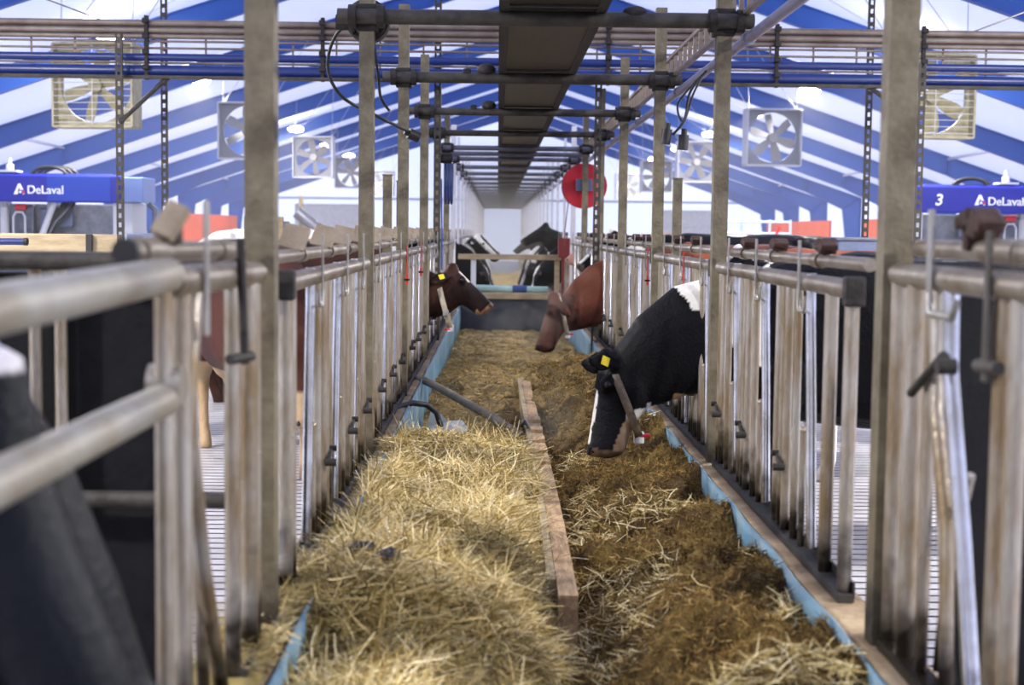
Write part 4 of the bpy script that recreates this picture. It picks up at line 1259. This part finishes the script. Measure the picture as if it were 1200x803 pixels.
cow('black cow eating fourth beyond the barrier on the right', (1.12, 29.5), PI + .05, holstein(15.1, .15, .02), gF, **GENERIC_DOWN)
cow('black cow with raised head fifth beyond the barrier on the right', (1.2, 32.0), PI, holstein(16.9, .1, .02), gF, **GENERIC_STAND)
cow('black and white cow with raised head third beyond the barrier on the left', (-.80, 28.5), 0.0, holstein(18.2, .0, .05), gF, **GENERIC_STAND)
# ------------------------------------------------------------------ feed
RS = np.random.RandomState(5)
LAT = RS.rand(256, 256)


def vnoise(x, y):
    xi = np.floor(x).astype(int); yi = np.floor(y).astype(int)
    fx = x - xi; fy = y - yi
    fx = fx * fx * (3 - 2 * fx); fy = fy * fy * (3 - 2 * fy)
    g = lambda a, b: LAT[a % 256, b % 256]
    return (g(xi, yi) * (1 - fx) + g(xi + 1, yi) * fx) * (1 - fy) + (g(xi, yi + 1) * (1 - fx) + g(xi + 1, yi + 1) * fx) * fy


def fbm(x, y, f, octv=4, rough=.5):
    s = 0; a = 1; tot = 0
    for i in range(octv):
        s = s + a * vnoise(x * f + 17 * i, y * f + 31 * i); tot += a
        f *= 2.03; a *= rough
    return s / tot - .5


def sst(a, b, v):
    t = np.clip((v - a) / (b - a), 0, 1); return t * t * (3 - 2 * t)


def h_silage(x, y):
    right = .24 + .15 * sst(.25, .75, x) + .26 * fbm(x, y, 3.6, 3) + .13 * fbm(x + 9, y, 10, 3)
    right = right + .035 * fbm(x + 4, y + 7, 26, 2) - .14 * sst(5.9, 4.7, y) * sst(.60, .30, x)
    far = .14 + .20 * np.exp(-((y - 11.9) / 1.5) ** 2) * (1 - .5 * sst(.0, .45, np.abs(x + .08))) + .09 * fbm(x, y, 4.5, 3) + .04 * fbm(x, y, 18, 3)
    far = far - .05 * sst(14, 19, y)
    low = .075 + .10 * fbm(x, y, 5, 3)
    left = low + (far - low) * sst(9.5, 10.6, y)
    w = sst(.16, .30, x)
    r2 = right + (np.minimum(right, far) - right) * sst(12.5, 16, y)
    v = left * (1 - w) + r2 * w
    return np.maximum(v, .072)


def h_hay(x, y):
    v = .295 + .07 * np.exp(-((x + .18) / .26) ** 2) + .25 * fbm(x + 3, y, 3.0, 3) + .12 * fbm(x, y, 9, 3) - .05 * sst(.05, .19, x)
    v = v + .14 * sst(5.6, 4.3, y) * sst(.0, -.5, x) + .13 * sst(-.2, -.5, x) - .10 * sst(5.5, 4.7, y) * sst(.02, .19, x)
    v = np.minimum(v, .46)
    v = np.minimum(v, 1.455 - .1415 * y + .05 * fbm(x, y, 8, 2))
    v = v - .14 * sst(4.3, 3.6, y)
    v = v - .24 * sst(7.7, 8.6, y + .5 * fbm(x, y, 4, 2))
    v = np.where(x < -.535, np.maximum(v - .2, .455 + .05 * (fbm(x, y, 6, 3) + .35) * sst(4.9, 4.3, y) - .06 * sst(4.4, 4.9, y)), v)
    return v


def heap_mesh(name, xs, ys, hf, tintf, jitter=.006):
    X, Y = np.meshgrid(xs, ys)
    X = X + RS.uniform(-jitter, jitter, X.shape); Y = Y + RS.uniform(-jitter, jitter, Y.shape)
    Z = hf(X, Y)
    vs = np.stack([X.ravel(), Y.ravel(), Z.ravel()], 1)
    ny, nx = X.shape
    i = np.arange(ny - 1)[:, None] * nx + np.arange(nx - 1)[None, :]
    fs = np.stack([i, i + 1, i + nx + 1, i + nx], -1).reshape(-1, 4)
    return vs, fs, tintf(vs)


def strands(xy, hf, length, width, tilt, tint, npt=4, lift=.01):
    """bent ribbons lying on the heap"""
    n = len(xy)
    az = RS.rand(n) * 2 * PI
    el = RS.normal(0, tilt, n)
    ln = length * RS.uniform(.5, 1.5, n)
    bend = RS.normal(0, .5, n)
    roll = RS.uniform(-1.1, 1.1, n)
    base = np.stack([xy[:, 0], xy[:, 1], hf(xy[:, 0], xy[:, 1]) + RS.uniform(-.3, 1, n) * lift], 1)
    out = np.empty((n, npt, 2, 3))
    P = base.copy()
    for k in range(npt):
        u = k / (npt - 1) - .5
        a = az + bend * u
        e = el - np.abs(u) * .25
        d = np.stack([np.cos(a) * np.cos(el), np.sin(a) * np.cos(el), np.sin(e)], 1)
        c = base + d * (u * ln)[:, None]
        s = np.stack([-np.sin(a) * np.cos(roll), np.cos(a) * np.cos(roll), np.sin(roll)], 1)
        w = width * (1 - .6 * abs(2 * u)) * RS.uniform(.7, 1.3, n)
        out[:, k, 0] = c - s * w[:, None]; out[:, k, 1] = c + s * w[:, None]
    # keep them above the surface they rest on
    fl = out.reshape(-1, 3)
    hz = hf(fl[:, 0], fl[:, 1]) + .001
    fl[:, 2] = np.maximum(fl[:, 2], hz - .004)
    vs = fl
    i = np.arange(n)[:, None] * (npt * 2) + (np.arange(npt - 1) * 2)[None, :]
    fs = np.stack([i, i + 1, i + 3, i + 2], -1).reshape(-1, 4)
    col = np.repeat(tint, npt * 2, axis=0)
    return vs, fs, col


def stuff_obj(name, pieces, label, cat, m='straw'):
    V_, F_, C_ = [], [], []
    o = 0
    for vs, fs, c in pieces:
        V_.append(vs); F_.append(fs + o); C_.append(c); o += len(vs)
    V_ = np.concatenate(V_); F_ = np.concatenate(F_); C_ = np.concatenate(C_)
    me = bpy.data.meshes.new(name)
    me.vertices.add(len(V_)); me.vertices.foreach_set('co', V_.astype(np.float32).ravel())
    me.loops.add(len(F_) * 4); me.loops.foreach_set('vertex_index', F_.astype(np.int32).ravel())
    me.polygons.add(len(F_)); me.polygons.foreach_set('loop_start', np.arange(0, len(F_) * 4, 4, dtype=np.int32))
    me.update(calc_edges=True); me.validate()
    at = me.attributes.new('tint', 'FLOAT_COLOR', 'POINT')
    at.data.foreach_set('color', np.concatenate([C_, np.ones((len(C_), 1))], 1).astype(np.float32).ravel())
    me.materials.append(M[m])
    ob = bpy.data.objects.new(name, me); COL.objects.link(ob)
    tag(ob, label, cat); ob['kind'] = 'stuff'
    return ob


def pal(n, cols, w, xy=None, amt=1.0):
    cols = np.array(cols); k = RS.choice(len(cols), n, p=np.array(w) / sum(w))
    c = cols[k] * RS.uniform(.75, 1.2, (n, 1))
    if xy is not None:      # brownish patches, with shadows between clumps put into the tint
        g = np.clip(fbm(xy[:, 0] + 5, xy[:, 1] + 2, 3.4, 3)[:, None] * 2.4 + .55, 0, 1) * amt + (1 - amt)
        c = c * (np.array([(.42, .38, .28)]) * (1 - g) + np.array([(1.08, 1.04, .98)]) * g)
    return c


def rect(n, x0, x1, y0, y1, bias=1.0):
    u = RS.rand(n) ** bias
    return np.stack([RS.uniform(x0, x1, n), y0 + (y1 - y0) * u], 1)


BROWN = [(.27, .17, .048), (.38, .26, .085), (.13, .075, .022), (.52, .38, .15)]
PALE = [(.70, .57, .28), (.82, .71, .42), (.50, .39, .15), (.34, .27, .09), (.90, .82, .56)]


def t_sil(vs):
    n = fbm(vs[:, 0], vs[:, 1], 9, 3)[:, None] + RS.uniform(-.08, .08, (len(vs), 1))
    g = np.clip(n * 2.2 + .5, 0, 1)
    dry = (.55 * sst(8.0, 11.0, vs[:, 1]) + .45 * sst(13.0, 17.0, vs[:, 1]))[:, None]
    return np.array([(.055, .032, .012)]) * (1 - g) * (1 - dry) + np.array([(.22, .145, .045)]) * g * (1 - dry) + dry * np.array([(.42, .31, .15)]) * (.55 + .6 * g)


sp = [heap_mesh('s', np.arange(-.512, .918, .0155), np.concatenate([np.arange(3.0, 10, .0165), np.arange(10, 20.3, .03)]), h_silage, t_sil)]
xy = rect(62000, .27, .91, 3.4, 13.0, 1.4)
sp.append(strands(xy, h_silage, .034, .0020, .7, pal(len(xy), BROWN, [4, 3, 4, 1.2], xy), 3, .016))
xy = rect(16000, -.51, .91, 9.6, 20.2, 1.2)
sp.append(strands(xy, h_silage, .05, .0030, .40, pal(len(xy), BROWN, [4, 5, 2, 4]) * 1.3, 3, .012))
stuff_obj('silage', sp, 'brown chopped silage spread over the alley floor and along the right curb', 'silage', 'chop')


def t_hay(vs):
    g = np.clip(fbm(vs[:, 0], vs[:, 1], 7, 3)[:, None] * 2 + .5, 0, 1)
    return np.array([(.12, .085, .025)]) * (1 - g) + np.array([(.34, .26, .085)]) * g


hp = [heap_mesh('h', np.arange(-.70, .200, .016), np.arange(3.0, 8.9, .018), h_hay, t_hay)]
vs, fs, c = hp[0]
keep = ~((vs[:, 0] < -.53) & (vs[:, 1] > 4.75))
km = keep[fs].all(1)
hp[0] = (vs, fs[km], c)
xy = rect(36000, -.52, .205, 3.3, 8.5, 1.25)
hp.append(strands(xy, h_hay, .15, .0021, .42, pal(len(xy), PALE, [4, 4, 3, 2, 2], xy), 5, .035))
xy = rect(4500, -.52, .19, 3.4, 8.3, 1.2)
hp.append(strands(xy, h_hay, .22, .0032, .5, pal(len(xy), PALE, [3, 5, 3, 2, 3], xy), 6, .05))
xy = rect(2600, -.69, -.5, 3.3, 4.7)
hp.append(strands(xy, h_hay, .10, .0018, .35, pal(len(xy), PALE, [4, 4, 3, 2, 2], xy), 4, .02))
# wisps scattered over the silage on the other side of the board
xy = rect(9000, .28, .90, 3.4, 8.2, 1.6)
m_ = fbm(xy[:, 0], xy[:, 1], 2.6, 3) > .085 - .05 * sst(5.2, 4.2, xy[:, 1])
xy = xy[m_]
hp.append(strands(xy, h_silage, .11, .0017, .30, pal(len(xy), PALE, [4, 3, 3, 1, 1]), 4, .025))
stuff_obj('hay', hp, 'pale loose hay heaped along the left side of the timber board', 'hay')

# timber board between hay and silage
t = thing('timber_board', 'long worn timber board on edge running down the middle of the feed', 'board', (.235, 8.3, .1))
mb = MB(); n = 24
def slat(x, w, ya, yb, z0, z1, wob):
    mb = MB(); vs = []; fs = []
    n = 30
    for i in range(n + 1):
        u = i / n; y = ya + (yb - ya) * u
        xx = x + .008 * math.sin(u * 5 + wob) ; zz = z1 + .006 * math.sin(u * 9 + wob)
        vs += [(xx - w / 2, y, z0), (xx + w / 2, y, z0), (xx + w / 2, y, zz), (xx - w / 2, y, zz)]
    for i in range(n):
        for k in range(4):
            a, b = i * 4 + k, i * 4 + (k + 1) % 4
            fs.append((a, b, b + 4, a + 4))
    fs += [(3, 2, 1, 0), (n * 4, n * 4 + 1, n * 4 + 2, n * 4 + 3)]
    mb.add(vs, fs); return mb
slat(.200, .030, 4.95, 11.8, .08, .295, 0).build('slat', M['palewood'], t)
slat(.250, .066, 4.75, 11.9, .08, .290, 0).build('slat', M['wood'], t)
for y in (7.55, 7.95, 8.35, 8.75, 9.2):
    MB().box((.250, y, .293), (.074, .16, .028), bev=.004).build('batten', M['wood'], t)

t = thing('bent_pipe', 'bent grey pipe lying across the left curb with its end by the board', 'pipe', (-.2, 9.5, .2))
MB().tube([(-.66, 10.35, .44), (-.58, 10.2, .455), (-.50, 10.07, .45), (-.36, 9.85, .41), (-.20, 9.55, .36), (-.03, 9.22, .31), (.10, 8.95, .26), (.17, 8.82, .23)], .024, 12, radii=[.02, .024, .026, .027, .028, .030, .032, .034]).build('pipe_bend', M['branch'], t)
MB().tube([(-.67, 10.37, .44), (-.63, 10.29, .445)], .028, 12).build('pipe_nozzle', M['rail'], t)
o = MB().tube([(-.60, 8.35, .43), (-.57, 8.5, .455), (-.50, 8.66, .46), (-.42, 8.75, .44), (-.36, 8.78, .39), (-.33, 8.78, .30)], .018, 12).build('rubber_hose', M['black'])
tag(centred(o), 'black rubber hose curling over the left curb beside the hay', 'hose')
o = MB().tube([(.195, 8.95, .22), (.165, 8.9, .30), (.18, 8.85, .33), (.20, 8.82, .30), (.19, 8.8, .20)], .010, 8).build('strap_loop', M['black'])
tag(centred(o), 'dark strap loop hooked on the timber board beside the bent pipe', 'strap')
vs = [(-.46, 9.62, .19), (-.42, 9.60, .33), (-.38, 9.56, .23), (-.30, 9.52, .24), (-.22, 9.50, .25), (-.17, 9.46, .19), (-.27, 9.40, .17), (-.38, 9.48, .16)]
mb = MB(); top = [(a, b, c) for a, b, c in vs]; bot = [(a, b + .004, c - .006) for a, b, c in vs]
cc = (-.31, 9.51, .235)
mb.add(top + [cc] + bot + [(cc[0], cc[1], cc[2] - .006)], [(i, (i + 1) % 8, 8) for i in range(8)] + [(9 + (i + 1) % 8, 9 + i, 17) for i in range(8)] + [(i, 9 + i, 9 + (i + 1) % 8, (i + 1) % 8) for i in range(8)])
o = mb.build('plastic_scrap', M['white'])
tag(centred(o), 'crumpled white plastic scrap behind the bent pipe', 'scrap')
for x, y, z, lab in ((-.42, 4.49, .40, 'dark wet clod half buried in the hay, left one of two'), (-.33, 4.38, .39, 'dark wet clod half buried in the hay, right one of two')):
    z = float(h_hay(np.array([x]), np.array([y]))[0]) + .035
    mb = MB().ball((x, y, z), .036, 14, 10, (1.2, 1, .8))
    mb.v = [tuple(Vector(p) + Vector((1, 1, 1)) * .012 * noise.noise(Vector(p) * 30)) for p in mb.v]
    o = mb.build('clod', M['black']); tag(centred(o), lab, 'clod', 'dark clods in the hay')
# far feed beyond the barrier
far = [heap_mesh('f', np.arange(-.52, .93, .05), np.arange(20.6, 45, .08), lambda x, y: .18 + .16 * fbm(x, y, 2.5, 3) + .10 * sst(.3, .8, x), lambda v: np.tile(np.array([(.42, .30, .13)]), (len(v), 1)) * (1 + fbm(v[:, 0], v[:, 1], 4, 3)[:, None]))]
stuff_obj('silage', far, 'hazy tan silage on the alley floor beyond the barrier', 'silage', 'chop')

# ------------------------------------------------------------------ haze in the barn air
def volume_mat(name, density, color, aniso=.2, noise_scale=None):
    m = bpy.data.materials.new(name); m.use_nodes = True
    nt = m.node_tree; nt.nodes.clear()
    out = nt.nodes.new('ShaderNodeOutputMaterial')
    v = nt.nodes.new('ShaderNodeVolumeScatter')
    v.inputs['Color'].default_value = (*color, 1); v.inputs['Density'].default_value = density; v.inputs['Anisotropy'].default_value = aniso
    nt.links.new(v.outputs[0], out.inputs['Volume'])
    return m


hz = MB().box((XC, 41.75, 2.7), (HALF * 2 - 1.7, 51.5, 5.3))
o = hz.build('haze', volume_mat('barn_haze', HAZE_DENSITY, (.90, .93, 1.0)))
tag(o, 'thin bluish haze filling the far part of the barn', 'haze'); o['kind'] = 'stuff'
o = MB().box((XC, 42.0, 1.62), (2.9, 40.0, 3.2)).build('haze', volume_mat('alley_haze', .022, (.97, .98, 1.0)))
tag(o, 'denser bluish haze hanging in the alley beyond the barrier', 'haze'); o['kind'] = 'stuff'


def breath(c, r, dens, lab):
    m = volume_mat('breath', dens, (.92, .94, 1.0))
    nt = m.node_tree; N, Lk = nt.nodes, nt.links
    v = [n for n in N if n.type == 'VOLUME_SCATTER'][0]
    tc = N.new('ShaderNodeTexCoord')
    ln = N.new('ShaderNodeVectorMath'); ln.operation = 'LENGTH'
    mp = N.new('ShaderNodeMapping'); mp.inputs['Scale'].default_value = (1 / r[0], 1 / r[1], 1 / r[2])
    Lk.new(tc.outputs['Object'], mp.inputs['Vector']); Lk.new(mp.outputs['Vector'], ln.inputs[0])
    nn = N.new('ShaderNodeTexNoise'); nn.inputs['Scale'].default_value = 9; Lk.new(tc.outputs['Object'], nn.inputs['Vector'])
    ad = N.new('ShaderNodeMath'); ad.operation = 'ADD'; Lk.new(ln.outputs['Value'], ad.inputs[0]); Lk.new(nn.outputs['Fac'], ad.inputs[1])
    mr = N.new('ShaderNodeMapRange'); mr.inputs['From Min'].default_value = 1.4; mr.inputs['From Max'].default_value = .45
    mr.inputs['To Min'].default_value = 0; mr.inputs['To Max'].default_value = dens
    Lk.new(ad.outputs[0], mr.inputs['Value']); Lk.new(mr.outputs['Result'], v.inputs['Density'])
    mb = MB().ball((0, 0, 0), 1, 24, 16, r)
    o = mb.build('breath', m); o.location = c
    tag(o, lab, 'breath'); o['kind'] = 'stuff'


breath((.31, 7.25, .55), (.20, .18, .22), 1.2, 'bluish breath cloud in front of the black cow on the right')
breath((.50, 13.45, .72), (.36, .25, .34), 1.3, 'bluish breath cloud around the head of the red brown cow')
breath((.10, 13.0, .70), (.34, .3, .26), .8, 'thin breath cloud below the muzzle of the dark brown cow')
